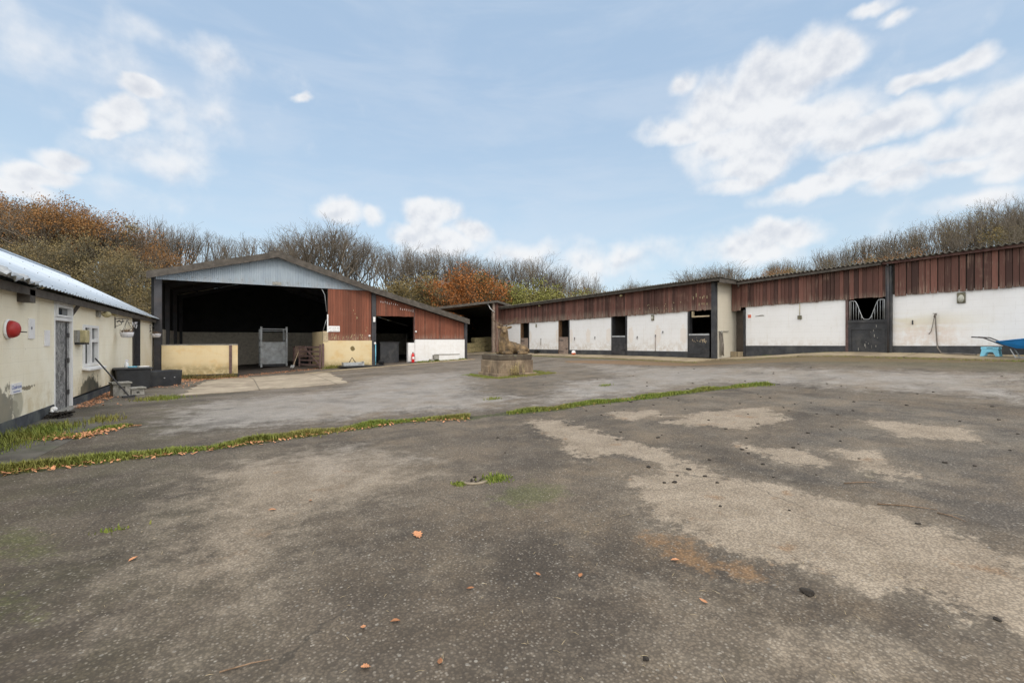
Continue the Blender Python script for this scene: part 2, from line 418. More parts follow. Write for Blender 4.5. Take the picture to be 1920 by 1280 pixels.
MAT['void'] = simple('near_black_cladding', (.018, .018, .018), .95, .2, 2)  # evenly near-black colour for the upper cladding
MAT['red'] = boards_mat('red_stained_boards', (.205, .067, .037), (.36, .23, .16), .28, .34, 1.45, .5)
MAT['stable_boards'] = boards_mat('faded_maroon_boards', (.125, .053, .039), (.29, .19, .14), .7, .68, 2.75, .6)
MAT['pinkwood'] = simple('bare_weathered_boards', (.27, .205, .165), .85, .2, 8, dirt=(.12, .09, .07), damt=.5)
MAT['brownwood'] = simple('stained_brown_timber', (.14, .075, .035), .8, .25, 9)
MAT['grey_edge'] = simple('lichened_fibre_cement', (.11, .098, .082), .95, .3, 7, dirt=(.06, .065, .04), dscale=5, damt=.7, bump=.6)
MAT['fascia'] = simple('grey_brown_bargeboard', (.078, .067, .056), .85, .25, 5, dirt=(.05, .04, .03), dscale=4, damt=.6)
MAT['redfascia'] = simple('maroon_fascia', (.10, .045, .038), .8, .25, 5, dirt=(.16, .13, .10), dscale=6, damt=.4)
MAT['galv'] = simple('galvanised_steel', (.40, .42, .43), .45, .15, 5, metal=.35, dirt=(.20, .18, .16), dscale=3, damt=.5)
MAT['paleply'] = simple('pale_bare_wood', (.42, .34, .23), .85, .2, 6, dirt=(.2, .17, .08), dscale=4, damt=.6)
MAT['pvc'] = simple('white_window_frame', (.78, .78, .77), .4, .05, 4, bump=.05)
MAT['sign'] = simple('white_sign_board', (.78, .77, .77), .5, .05, 5, bump=.05)
MAT['ink'] = simple('dark_lettering', (.10, .10, .14), .6, .1, 5)
MAT['blueink'] = simple('blue_lettering', (.12, .16, .36), .6, .1, 5)
MAT['redpl'] = simple('red_plastic', (.38, .022, .02), .45, .12, 4, bump=.05)
MAT['extred'] = simple('extinguisher_red', (.60, .02, .02), .3, .08, 4, bump=.02)
MAT['orange'] = simple('orange_notice', (.75, .16, .06), .5, .1, 5, bump=.05)
MAT['creambox'] = simple('yellowed_plastic_box', (.46, .40, .22), .5, .15, 8, dirt=(.2, .16, .06), damt=.5, bump=.1)
MAT['blackpl'] = simple('black_plastic', (.02, .022, .026), .5, .2, 5, bump=.1, dirt=(.07, .07, .06), dscale=4, damt=.3)
MAT['blue'] = simple('blue_barrow_tray', (.015, .20, .52), .42, .1, 4, bump=.05, dirt=(.05, .2, .4), damt=.3)
MAT['aqua'] = simple('pale_blue_plastic', (.22, .58, .76), .45, .08, 8, bump=.05)
MAT['greypipe'] = simple('grey_hose_rubber', (.16, .14, .12), .7, .2, 10)
MAT['lampbody'] = simple('olive_lamp_body', (.12, .11, .07), .5, .2, 12, bump=.1)
MAT['lampglass'] = simple('ribbed_lamp_glass', (.42, .42, .36), .25, .15, 20, bump=.1)
MAT['concrete_blk'] = simple('concrete_block', (.27, .26, .235), .92, .2, 9, dirt=(.12, .12, .09), dscale=3, damt=.6, bump=.6)
MAT['whitepot'] = simple('white_plastic_pot', (.68, .68, .72), .5, .08, 5, bump=.1)
MAT['deadplant'] = simple('withered_plant', (.20, .13, .08), .9, .3, 25)
MAT['gatewood'] = simple('purple_brown_gate_timber', (.12, .075, .068), .85, .2, 8)
MAT['leafdry'] = simple('dry_leaf', (.50, .23, .11), .8, .2, 30, bump=.3)
MAT['leafbrown'] = simple('brown_leaf', (.28, .12, .05), .8, .25, 30, bump=.3)
MAT['mudclod'] = simple('dark_mud', (.022, .017, .012), .9, .3, 30, bump=.8)
MAT['straw'] = simple('bleached_straw', (.50, .40, .24), .8, .2, 30)
MAT['bale'] = simple('straw_bale', (.30, .25, .13), .95, .3, 18, bump=1.0, dirt=(.12, .12, .05), dscale=5, damt=.6, bd=.03)
m = M('glass_pane'); p = m.pos()
MAT['glass'] = m.out(m.mix(m.ss(m.noise(p, 3, 3), .3, .7), (.015, .02, .024), (.06, .075, .085)), .06, spec=.8)
MAT['netting'] = simple('pale_net_curtain', (.45, .46, .45), .7, .1, 10)
m = M('translucent_bag')
MAT['bag'] = m.out((.7, .72, .74), .3)
# metal roof of the outbuilding
m = M('pale_metal_roof'); p = m.pos(); x, y, z = m.xyz(p)
n = m.noise(p, .8, 6, .6); s_ = m.noise(m.scl(p, (.9, 9, .9)), 1, 5)
c = m.mix(m.ss(n, .35, .7), (.50, .57, .65), (.60, .66, .72)); c = m.mix(m.math('MULTIPLY', m.ss(s_, .5, .75), .4), c, (.34, .38, .42))
c = m.mix(m.math('MULTIPLY', m.ss(m.noise(p, 6, 2), .74, .77), .8), c, (.10, .10, .11))
MAT['roof_metal'] = m.out(c, .5, n, .1, metal=.15)
# pale blue-grey gable sheeting
m = M('pale_blue_gable_sheet'); p = m.pos(); x, y, z = m.xyz(p)
s_ = m.noise(m.scl(p, (5, 5, .5)), 1, 6, .6); pan = m.noise(m.n('ShaderNodeCombineXYZ', {0: m.math('FLOOR', m.math('DIVIDE', x, .76))}).outputs[0], 3.7, 0)
c = m.mix(m.ss(s_, .3, .75), (.27, .325, .375), (.36, .42, .465)); c = m.mix(m.math('MULTIPLY', m.ss(pan, .35, .65), .3), c, (.33, .38, .44))
gr = m.math('FRACT', m.math('DIVIDE', x, .076)); c = m.mix(m.math('MULTIPLY', m.band(gr, .35, .6, .08), .55), c, (.19, .23, .28))
low = m.math('MULTIPLY', m.ss(z, 4.75, 4.25), m.ss(m.noise(m.scl(p, (6, 6, 2)), 1, 5), .42, .6)); c = m.mix(m.math('MULTIPLY', low, .55), c, (.30, .31, .32))
MAT['gable'] = m.out(c, .55, m.band(gr, .35, .6, .08), -.3, .01, metal=.1)
# foil-backed door board
m = M('crumpled_silver_lining'); p = m.pos(); v1 = m.noise(m.scl(p, (1, 3, 2.2)), 3, 8, .75, 1.4); v2 = m.noise(p, 14, 5, .7, .8)
c = m.mix(m.ss(v1, .38, .62), (.10, .10, .105), (.42, .42, .41)); c = m.mix(m.ss(v2, .55, .66), c, (.12, .12, .12))
MAT['foil'] = m.out(c, .5, m.math('ADD', v1, v2), .8, .03, metal=.1)
# carved stag
m = M('weathered_carved_stone'); p = m.pos(); n = m.noise(p, 5, 7, .65); n2 = m.noise(p, 22, 5, .6)
c = m.mix(m.ss(n, .3, .72), (.040, .026, .014), (.24, .155, .07)); c = m.mix(m.ss(n2, .58, .75), c, (.34, .25, .13))
MAT['stag'] = m.out(c, .75, m.math('ADD', n, n2), .6, .02)
m = M('stained_plinth_stone'); p = m.pos(); n = m.noise(p, 2.2, 7, .65); st = m.noise(m.scl(p, (3.2, 3.2, .8)), 1, 7, .7); x, y, z = m.xyz(p)
c = m.mix(m.ss(n, .35, .68), (.18, .135, .09), (.33, .25, .165)); c = m.mix(m.math('MULTIPLY', m.ss(st, .45, .66), .6), c, (.06, .038, .028))
c = m.mix(m.math('MULTIPLY', m.ss(z, .72, .80), .8), c, (.05, .04, .03)); c = m.mix(m.math('MULTIPLY', m.ss(m.noise(p, 7, 4), .6, .7), .35), c, (.30, .31, .20))
MAT['plinth_stone'] = m.out(c, .9, m.noise(p, 12, 7, .7), .8, .02)
# bark / twigs / leaves
def bark(name, a, b):
    m = M(name); p = m.obj(); n = m.noise(m.scl(p, (3, 3, 1)), 2, 5)
    return m.out(m.mix(m.ss(n, .35, .65), a, b), .95)
MAT['bark'] = bark('grey_bark', (.085, .07, .052), (.19, .16, .12))
MAT['twig'] = bark('grey_brown_twigs', (.105, .085, .064), (.21, .175, .135))
MAT['barkg'] = bark('mossy_bark', (.11, .098, .06), (.22, .19, .125))
def leafmat(name, a, b, c2):
    m = M(name); r = m.attr('rnd'); p = m.obj()
    c = m.mix(m.lin(r, 0, 1), a, b); c = m.mix(m.ss(m.noise(p, .35, 3), .42, .62), c, c2)
    return m.out(c, .75, spec=.25)
MAT['copper'] = leafmat('copper_oak_leaves', (.31, .14, .042), (.20, .115, .045), (.34, .19, .07))
MAT['olive'] = leafmat('olive_brown_leaves', (.15, .12, .045), (.24, .17, .065), (.11, .115, .04))
MAT['ivy'] = leafmat('ivy_leaves', (.15, .125, .05), (.24, .185, .095), (.27, .16, .06))
MAT['green'] = leafmat('yellow_green_leaves', (.23, .23, .055), (.15, .16, .045), (.33, .27, .07))
MAT['orange_l'] = leafmat('orange_leaves', (.36, .12, .024), (.22, .09, .03), (.42, .18, .04))
MAT['yellow_l'] = leafmat('yellow_brown_leaves', (.30, .17, .04), (.18, .13, .04), (.33, .22, .06))
MAT['grass'] = leafmat('grass_blades', (.10, .155, .025), (.21, .24, .045), (.20, .185, .05))
MAT['drygrass'] = leafmat('dry_grass_stems', (.36, .28, .13), (.25, .19, .08), (.4, .33, .17))

# ------------------------------------------------------------------ ground sheet with its wear, moss and mud
WORN = [[(4.4, 6.78), (4.99, 6.71), (4.81, 5.25), (4.8, 4.13), (4.57, 3.46), (4.47, 2.82), (4.58, 2.3), (4.74, 1.77), (4.51, 1.41), (4.59, 1.07), (4.51, 0.75), (3.47, 0.53), (3.35, 0.86), (3.41, 1.06), (3.24, 1.31), (3.17, 1.59), (2.96, 1.82), (2.96, 2.11), (3.03, 2.45), (3.0, 2.81), (3.28, 3.08), (3.67, 3.71), (3.94, 3.39), (4.24, 3.61), (4.16, 4.25), (3.68, 4.31), (3.85, 5.07)], [(-0.21, 6.23), (0.25, 6.63), (0.99, 6.51), (1.71, 6.07), (1.78, 5.41), (1.83, 4.75), (1.16, 4.46), (0.75, 4.38), (0.52, 4.3), (0.4, 3.93), (0.27, 3.69), (0.16, 3.48), (0.01, 3.19), (-0.12, 3.21), (-0.28, 3.75), (-0.27, 4.34), (-0.21, 4.97)], [(7.21, 5.36), (8.47, 4.81), (7.51, 3.93), (6.53, 4.02), (5.98, 5.14)], [(5.68, 3.69), (6.04, 3.03), (5.81, 2.46), (5.39, 2.46), (5.4, 3.07)], [(6.35, 2.9), (6.53, 2.43), (5.89, 1.84), (5.59, 1.99), (5.82, 2.36)], [(8.34, 3.39), (8.72, 2.25), (7.96, 1.76), (7.58, 2.47)], [(5.89, 6.43), (6.85, 6.02), (6.52, 5.49), (5.72, 5.6)], [(2.1, 1.46), (2.5, 1.31), (2.63, 0.86), (2.28, 0.93), (1.93, 1.19)]]
PALE = [[(-1.05, 9.14), (-1.1, 12.98), (-0.18, 13.75), (2.85, 14.78), (4.8, 18.54), (8.62, 17.68), (5.7, 11.03), (6.11, 9.07), (4.29, 8.31), (2.97, 9.03), (1.01, 8.97)], [(5.45, 8.1), (8.81, 11.31), (12.0, 10.11), (12.33, 7.15), (9.73, 7.38), (6.68, 7.82)], [(13.87, 17.0), (14.39, 7.22), (15.38, 2.88), (11.37, 1.72), (11.51, 3.75), (11.15, 6.2), (9.4, 8.81)], [(0.24, 6.35), (1.35, 6.63), (1.82, 5.53), (1.0, 5.15)]]
MOSS = [[(-1.8, 5.38), (-1.19, 4.89), (-0.96, 4.54), (-1.17, 4.38), (-1.5, 4.5)], [(-1.4, 4.19), (-1.02, 3.82), (-0.85, 3.41), (-1.17, 3.5)], [(2.83, 4.2), (2.79, 3.42), (2.16, 3.37), (2.03, 3.93)]]
MUD = [[(2.61, 2.45), (2.97, 2.25), (2.85, 1.99), (3.06, 1.67), (2.82, 1.6), (2.6, 1.85), (2.49, 2.14)], [(13.62, 17.49), (15.18, 10.59), (17.51, 3.28), (18.01, 3.38), (17.93, 12.51), (14.51, 18.63)]]
DARK = [[(4.14, 3.48), (3.87, 4.53), (4.9, 3.72), (4.72, 2.91), (4.89, 1.82), (4.88, 1.08), (4.8, 0.73), (7.63, 1.16), (8.26, 2.69), (6.67, 3.71), (6.22, 3.12)], [(10.06, 5.6), (10.31, 1.93), (7.9, 1.2), (8.02, 2.92), (8.45, 4.24)], [(3.91, 3.09), (3.62, 2.75), (3.49, 2.76), (3.71, 3.04)]]
STRIP = [(-2.68, 7.43), (-2.24, 7.44), (-1.72, 7.49), (-1.14, 7.58), (-0.35, 7.6), (0.44, 7.79), (1.38, 8.01), (2.62, 8.24), (3.17, 8.07), (3.79, 7.76)]
STRIP2 = [(4.55, 7.68), (5.39, 7.44), (6.37, 7.45), (7.23, 7.23), (8.37, 7.05), (9.73, 6.79), (10.58, 6.53), (11.08, 6.29)]
TUFTS = [(-2.77, 9.73), (-2.71, 10.15), (-2.45, 9.85), (-2.19, 9.51), (-2.06, 9.75), (-1.9, 10.12), (-1.72, 10.22), (-1.57, 10.42)]

def axis(lo, hi, step, near, nstep, far):
    a = list(np.arange(lo, near[0], step)) + list(np.arange(near[0], near[1], nstep)) + list(np.arange(near[1], hi + step, step))
    s, st = a[0], step; L = []
    while s > -far: st *= 1.35; s -= st; L.append(s)
    s, st = a[-1], step; U = []
    while s < far: st *= 1.35; s += st; U.append(s)
    return np.array(L[::-1] + a + U)
XS = axis(-7, 24, .16, (-2.5, 7.0), .08, 700)
YS = axis(-1, 38, .16, (.4, 8.4), .08, 700)
GX, GY = np.meshgrid(XS, YS, indexing='ij')
def smn(a, b, v):
    t = np.clip((v - a) / (b - a), 0, 1); return t * t * (3 - 2 * t)
def gzn(x, y):
    t = np.clip((x - 2) / 17, 0, 1.15); s = t ** 1.4
    k = 1.03 - .33 * smn(7.5, 12.8, y) - .13 * smn(14, 30, y)
    return s * k - .3 * np.exp(-((x + 1) / 4) ** 2) * smn(19, 25.5, y)
GZ = gzn(GX, GY)
def sdist(poly, X, Y):
    d = np.full(X.shape, 1e9); ins = np.zeros(X.shape, bool); n = len(poly)
    for i in range(n):
        ax, ay = poly[i]; bx, by = poly[(i + 1) % n]; ex, ey = bx - ax, by - ay
        t = np.clip(((X - ax) * ex + (Y - ay) * ey) / (ex * ex + ey * ey + 1e-9), 0, 1)
        d = np.minimum(d, np.hypot(X - ax - t * ex, Y - ay - t * ey))
        c = ((ay > Y) != (by > Y)) & (X < (bx - ax) * (Y - ay) / (by - ay + 1e-12) + ax)
        ins ^= c
    return np.where(ins, d, -d)
def field(polys, wid):
    f = np.full(GX.shape, -1e9)
    for p in polys:
        f = np.maximum(f, sdist(p, GX, GY))
    return .5 + .5 * np.clip(f / wid, -1, 1)
def linefield(line, wid):
    d = np.full(GX.shape, 1e9)
    for (ax, ay), (bx, by) in zip(line, line[1:]):
        ex, ey = bx - ax, by - ay
        t = np.clip(((GX - ax) * ex + (GY - ay) * ey) / (ex * ex + ey * ey + 1e-9), 0, 1)
        d = np.minimum(d, np.hypot(GX - ax - t * ex, GY - ay - t * ey))
    return np.clip(1 - d / wid, 0, 1)
worn = field(WORN[:1] + WORN[2:7], .55); soft = field([WORN[1], WORN[7]], .8); pale = field(PALE, 1.5); moss = field(MOSS, .35); mud = field(MUD, .3); darkf = field(DARK, .4)
seam = np.maximum(linefield(STRIP, .42), linefield(STRIP2, .42))
seam = np.maximum(seam, .9 * linefield([STRIP[-1], STRIP2[0]], .3))
seam = np.maximum(seam, linefield(TUFTS, .5))
outside = 1 - smn(24, 26, GX) * 0 - ((GX > -7) & (GX < 24.5) & (GY > -30) & (GY < 45)).astype(float)
nx, ny = GX.shape
me = bpy.data.meshes.new('ground')
vv = np.stack([GX.ravel(), GY.ravel(), GZ.ravel()], 1)
idx = np.arange(nx * ny).reshape(nx, ny)
ff = np.stack([idx[:-1, :-1].ravel(), idx[1:, :-1].ravel(), idx[1:, 1:].ravel(), idx[:-1, 1:].ravel()], 1)
me.vertices.add(len(vv)); me.vertices.foreach_set('co', vv.ravel())
me.loops.add(ff.size); me.loops.foreach_set('vertex_index', ff.ravel())
me.polygons.add(len(ff)); me.polygons.foreach_set('loop_start', np.arange(0, ff.size, 4)); 
me.polygons.foreach_set('use_smooth', np.ones(len(ff), bool))
me.update(calc_edges=True); me.validate()
for nm, a in (('worn', worn), ('soft', soft), ('pale', pale), ('moss', moss), ('mud', mud), ('seam', seam), ('darkf', darkf), ('outside', outside)):
    at = me.attributes.new(nm, 'FLOAT', 'POINT'); at.data.foreach_set('value', a.ravel().astype(np.float32))
ground = bpy.data.objects.new('ground', me); C.objects.link(ground); tag(ground, kind='structure')
m = M('worn_asphalt'); p = m.pos(); x, y, z = m.xyz(p)
p2 = m.scl(p, (1, 1, 0))
nb = m.noise(p2, .55, 7, .6); nm_ = m.noise(p2, 2.6, 8, .68); nf = m.noise(p2, 14, 6, .7); nff = m.noise(p2, 70, 3, .6)
w3 = m.math('ADD', m.math('MULTIPLY', nm_, .6), m.math('MULTIPLY', nf, .4))
rag = m.math('SUBTRACT', w3, .5)
def fld(nm, amp, a, b): return m.ss(m.math('ADD', m.attr(nm), m.math('MULTIPLY', rag, amp)), a, b)
sharp = fld('worn', 1.5, .47, .58); softf = fld('soft', 1.6, .38, .80)
wornf = m.math('MAXIMUM', sharp, m.math('MULTIPLY', softf, .68)); halo = m.math('MAXIMUM', m.math('MULTIPLY', fld('worn', 2.4, .05, .62), m.ss(y, 4.6, 2.4)), fld('soft', 2.6, .0, .6)); palef = fld('pale', 1.6, .35, .8); mossf = fld('moss', 2.6, .45, .85); mudf = fld('mud', 2.4, .42, .75)
seamf = m.ss(m.math('ADD', m.attr('seam'), m.math('MULTIPLY', rag, 1.5)), .42, .62); darkf_ = fld('darkf', 2.0, .4, .7)
asp = m.mix(m.ss(nb, .35, .68), (.052, .041, .030), (.128, .103, .077))
asp = m.mix(m.math('MULTIPLY', m.ss(nm_, .42, .68), .5), asp, (.125, .106, .084))
asp = m.mix(m.math('MULTIPLY', m.ss(m.noise(p2, 1.1, 6, .7), .55, .72), .45), asp, (.10, .085, .055))
asp = m.mix(m.math('MULTIPLY', palef, .75), asp, m.mix(m.ss(nm_, .3, .7), (.29, .268, .244), (.43, .40, .365)))
asp = m.mix(m.math('MULTIPLY', darkf_, .7), asp, m.mix(nm_, (.05, .043, .036), (.10, .088, .076)))
# far part of the yard: scuffed, drier and browner
far = m.ss(y, 9.0, 17.0)
asp = m.mix(m.math('MULTIPLY', far, m.ss(m.noise(m.scl(p2, (.5, 1.3, 1)), 1.0, 6, .6), .35, .65, 0, .6)), asp, (.25, .22, .188))
rt = m.math('MULTIPLY', m.ss(x, 5.0, 9.0), m.ss(m.noise(m.scl(p2, (1.5, .6, 1)), 1.0, 7, .66), .45, .62))
asp = m.mix(m.math('MULTIPLY', rt, .5), asp, (.20, .175, .14))
# dust and dried mud lying in soft drifts
d1 = m.noise(m.vm('ADD', p2, (4.1, 7.7, 0)), .42, 8, .66); d2 = m.noise(p2, 1.4, 8, .7)
dust = m.math('MULTIPLY', m.ss(d1, .40, .68), m.ss(d2, .30, .66))
dust = m.math('MULTIPLY', dust, m.ss(m.math('ADD', x, m.math('MULTIPLY', y, .25)), .3, 2.6, .25, 1.0))
asp = m.mix(m.math('MULTIPLY', dust, .55), asp, (.205, .165, .120))
asp = m.mix(m.math('MULTIPLY', m.math('MULTIPLY', m.ss(x, -.2, 2.2), m.ss(d2, .42, .70)), .5), asp, (.20, .150, .098))
asp = m.mix(m.math('MULTIPLY', m.ss(m.noise(m.vm('ADD', p2, (9.3, 2.2, 0)), .8, 7, .66), .50, .66), .42), asp, (.048, .038, .028))
asp = m.mix(m.math('MULTIPLY', m.math('MULTIPLY', m.ss(x, 1.0, -1.5), m.ss(d2, .40, .62)), .35), asp, (.085, .080, .040))
asp = m.mix(m.math('MULTIPLY', halo, .55), asp, m.mix(m.ss(nm_, .3, .7), (.15, .122, .090), (.245, .205, .155)))
tan = m.mix(m.ss(nm_, .3, .7), (.25, .200, .146), (.36, .298, .226))
tan = m.mix(m.math('MULTIPLY', m.ss(nf, .55, .7), .4), tan, (.17, .14, .11))
tan = m.mix(m.math('MULTIPLY', m.ss(m.noise(p2, 1.9, 6, .65), .52, .68), .45), tan, (.19, .15, .105))
c = m.mix(m.math('MULTIPLY', wornf, m.ss(nf, .25, .55, .55, .92)), asp, tan)
c = m.mix(m.math('MULTIPLY', mudf, .75), c, m.mix(nf, (.16, .085, .034), (.27, .16, .075)))
c = m.mix(m.math('MULTIPLY', m.math('MULTIPLY', wornf, m.ss(m.noise(m.vm('ADD', p2, (1.1, 5.2, 0)), 2.2, 5, .6), .60, .70)), .6), c, (.24, .135, .062))
mm = m.math('MAXIMUM', m.math('MULTIPLY', mossf, .55), m.math('MULTIPLY', m.ss(m.noise(p2, 1.5, 5, .6), .66, .78), .25))
c = m.mix(mm, c, (.085, .095, .022))
apr = m.math('MULTIPLY', m.ss(m.math('ADD', x, m.math('MULTIPLY', rag, 3.0)), 15.0, 16.6), .55)
c = m.mix(apr, c, (.115, .105, .055))
c = m.mix(seamf, c, m.mix(m.ss(nf, .4, .6), (.035, .028, .018), (.075, .085, .022)))
# stones in the surface
vo = m.n('ShaderNodeTexVoronoi', {'Vector': p2, 'Scale': 62.0, 'Randomness': 1.0})
vr = m.n('ShaderNodeSeparateColor', {0: vo.outputs['Color']}).outputs[0]
vd = vo.outputs['Distance']
vo2 = m.n('ShaderNodeTexVoronoi', {'Vector': p2, 'Scale': 27.0, 'Randomness': 1.0})
vr2 = m.n('ShaderNodeSeparateColor', {0: vo2.outputs['Color']}).outputs[1]
st = m.math('MULTIPLY', m.ss(vr, .66, .98), m.ss(vd, .52, .30))
st2 = m.math('MULTIPLY', m.ss(vr2, .88, .95), m.ss(vo2.outputs['Distance'], .30, .20))
c = m.mix(m.math('MULTIPLY', st, .5), c, m.mix(.55, c, (.42, .39, .34)))
c = m.mix(m.math('MULTIPLY', st2, .7), c, (.30, .28, .245))
c = m.mix(m.math('MULTIPLY', m.ss(vd, .38, .62), .55), c, m.mix(.65, c, (.012, .011, .010)))
c = m.mix(m.math('MULTIPLY', m.ss(nff, .5, .75), .3), c, m.mix(.5, c, (.02, .018, .016)))
# joints and tar lines
def crack(scale, wdt, off):
    q = m.vm('ADD', m.vm('ADD', p2, off), m.vm('SCALE', m.noise(p2, 1.3, 5, .6, col=True), scale=.5))
    e = m.n('ShaderNodeTexVoronoi', {'Vector': q, 'Scale': scale}, feature='DISTANCE_TO_EDGE').outputs['Distance']
    return m.ss(e, wdt, wdt * .3)
c = m.mix(m.math('MULTIPLY', m.math('MULTIPLY', crack(.33, .004, (3.3, 1.7, 0)), m.ss(nb, .45, .6)), .5), c, (.02, .018, .015))
fl = m.mix(m.ss(nb, .3, .7), (.07, .08, .03), (.11, .10, .05))
c = m.mix(m.ss(m.attr('outside'), .2, .8), c, fl)
bump = m.math('ADD', m.math('MULTIPLY', m.math('SUBTRACT', 1.0, vd), .55), m.math('ADD', m.math('MULTIPLY', nf, .8), m.math('MULTIPLY', nff, .4)))
ground.data.materials.append(m.out(c, m.mix(palef, (.82,) * 3, (.62,) * 3), bump, .55, .012, spec=.35))

def slab(name, pts, n, lift, mat, skirt=.12, rag_=0.0, **tags):
    """thin paved sheet on the ground: pts = four corners"""
    a, b, c_, d = [Vector((*q, 0)) for q in pts]; mb = MB(); vs, fs = [], []
    for i in range(n[0] + 1):
        for j in range(n[1] + 1):
            u, v = i / n[0], j / n[1]
            q = a.lerp(b, u).lerp(d.lerp(c_, u), v)
            if rag_: q = q + Vector((mnoise.noise(q * 2.1) * rag_ + mnoise.noise(q * 7) * rag_ * .5, mnoise.noise(q * 2.3 + Vector((9, 0, 0))) * rag_ + mnoise.noise(q * 6) * rag_ * .5, 0))
            vs.append((q.x, q.y, gz(q.x, q.y) + lift))
    W = n[1] + 1
    for i in range(n[0]):
        for j in range(n[1]): fs.append((i * W + j, (i + 1) * W + j, (i + 1) * W + j + 1, i * W + j + 1))
    rim = [i * W for i in range(n[0] + 1)] + [n[0] * W + j for j in range(1, W)] + [i * W + n[1] for i in range(n[0] - 1, -1, -1)] + [j for j in range(n[1] - 1, 0, -1)]
    k = len(vs)
    for q in rim: vs.append((vs[q][0], vs[q][1], vs[q][2] - skirt))
    L = len(rim)
    for i in range(L): fs.append((rim[(i + 1) % L], rim[i], k + i, k + (i + 1) % L))
    mb.add(vs, fs, smooth=False)
    return mb.build(name, mat, kind='structure', **tags)
def concrete(name, a, b, joint=2.3):
    m = M(name); p = m.scl(m.pos(), (1, 1, 0)); x, y, z = m.xyz(p); n = m.noise(p, 1.3, 7, .65); n2 = m.noise(p, 9, 6, .7)
    c = m.mix(m.ss(n, .35, .68), a, b); c = m.mix(m.math('MULTIPLY', m.ss(n2, .5, .7), .4), c, tuple(q * .55 for q in a))
    c = m.mix(m.math('MULTIPLY', m.ss(m.noise(p, 3, 5), .58, .72), .4), c, (.14, .13, .06))
    c = m.mix(m.math('MULTIPLY', m.ss(m.noise(p, .9, 8, .7), .46, .64), .55), c, (.15, .115, .085))
    for q, o in ((x, .3), (y, .9)):
        j = m.math('ABSOLUTE', m.math('SUBTRACT', m.math('FRACT', m.math('DIVIDE', m.math('ADD', q, m.math('MULTIPLY', m.math('SUBTRACT', n2, .5), .06)), joint)), o if o < 1 else 0))
        c = m.mix(m.math('MULTIPLY', m.ss(j, .012, .004), .7), c, (.07, .055, .035))
    return m.out(c, .88, n2, .4, .01)
MAT['slab'] = concrete('pale_concrete', (.24, .20, .145), (.38, .32, .24))
MAT['apron'] = concrete('apron_concrete', (.25, .20, .125), (.37, .30, .195), 3.1)
slab('concrete_ramp', [(-1.2, 15.1), (3.35, 16.4), (3.75, 22.5), (-.45, 25.5)], (60, 90), .012, MAT['slab'], .05, .16)
slab('barn_floor', [(-2.9, 26.5), (12.2, 26.5), (12.2, 37), (-2.9, 37)], (20, 12), .02, MAT['inner_floor'] if 'inner_floor' in MAT else simple('stained_barn_floor', (.07, .055, .045), .95, .3, 2), .05)
slab('barn_threshold', [(2.9, 23.0), (12.6, 25.0), (12.55, 25.55), (2.9, 23.5)], (60, 3), .02, MAT['apron'], .05)
slab('pavement', [(16.35, 31.2), (16.35, 12.4), (17.95, 12.4), (17.95, 31.2)], (80, 6), .05, MAT['apron'], .2)
slab('pavement', [(17.7, 12.3), (18.05, -2), (19.2, -2), (19.2, 12.3)], (60, 6), .05, MAT['apron'], .2)
slab('shed_floor', [(12.6, 30.4), (18.6, 31.3), (18.6, 40), (12.6, 40)], (20, 20), .04, MAT['slab'], .1)
slab('path', [(-3.05, 4.5), (-2.35, 4.5), (-1.9, 12.0), (-3.05, 12.0)], (6, 30), .004, simple('green_stained_path', (.085, .078, .066), .9, .25, 3, dirt=(.06, .07, .03), damt=.5), .02)

# ------------------------------------------------------------------ whitewashed outbuilding on the left
WX = -3.09
ob = thing('outbuilding', 'long low cream-rendered outbuilding with a pale metal roof and dark base, at the left', 'building', (WX, 15, 0))
def lwall(y0, y1, z0, z1, mi, mb, out=0.0): mb.box(WX - .22, WX + out, y0, y1, z0, z1, mi)
mb = MB()
top = 2.43
OPEN = [(12.77, 14.0, -.1, 2.3), (14.82, 16.36, .84, 1.87), (21.3, 22.86, -.1, 2.28)]
ys = [2.0]
for a, b, z0, z1 in OPEN:
    mb.box(WX - .22, WX, ys[-1], a, .2, top, 0)
    mb.box(WX - .22, WX, a, b, z1, top, 0)
    if z0 > .3: mb.box(WX - .22, WX, a, b, .2, z0, 0)
    ys.append(b)
mb.box(WX - .22, WX, ys[-1], 26.35, .2, top, 0)
mb.box(-8.8, WX - .22, 26.13, 26.35, -.3, top, 0); mb.box(-8.8, -8.6, 2, 26.13, -.3, top, 0); mb.box(-8.6, WX - .22, 2, 2.2, -.3, top, 0)
mb.prism([(-3.1, 26.34, top), (-8.79, 26.34, top), (-5.95, 26.34, 3.98)], (0, -.2, 0))
mb.prism([(-3.1, 2.2, top), (-8.79, 2.2, top), (-5.95, 2.2, 3.98)], (0, -.2, 0))
mb.build('wall', MAT['cream'], ob)
mb = MB()
for a, b in ((2.0, 12.74), (14.06, 21.3), (22.86, 26.37)): mb.box(WX - .23, WX + .018, a, b, -.35, .2 if a < 10 else (.15 if a < 20 else .1), 0)
mb.build('plinth', MAT['plinth_left'], ob)
MB().box(-8.6, WX - .23, 2.2, 26.1, -.32, .01).build('floor', MAT['dark'], ob)
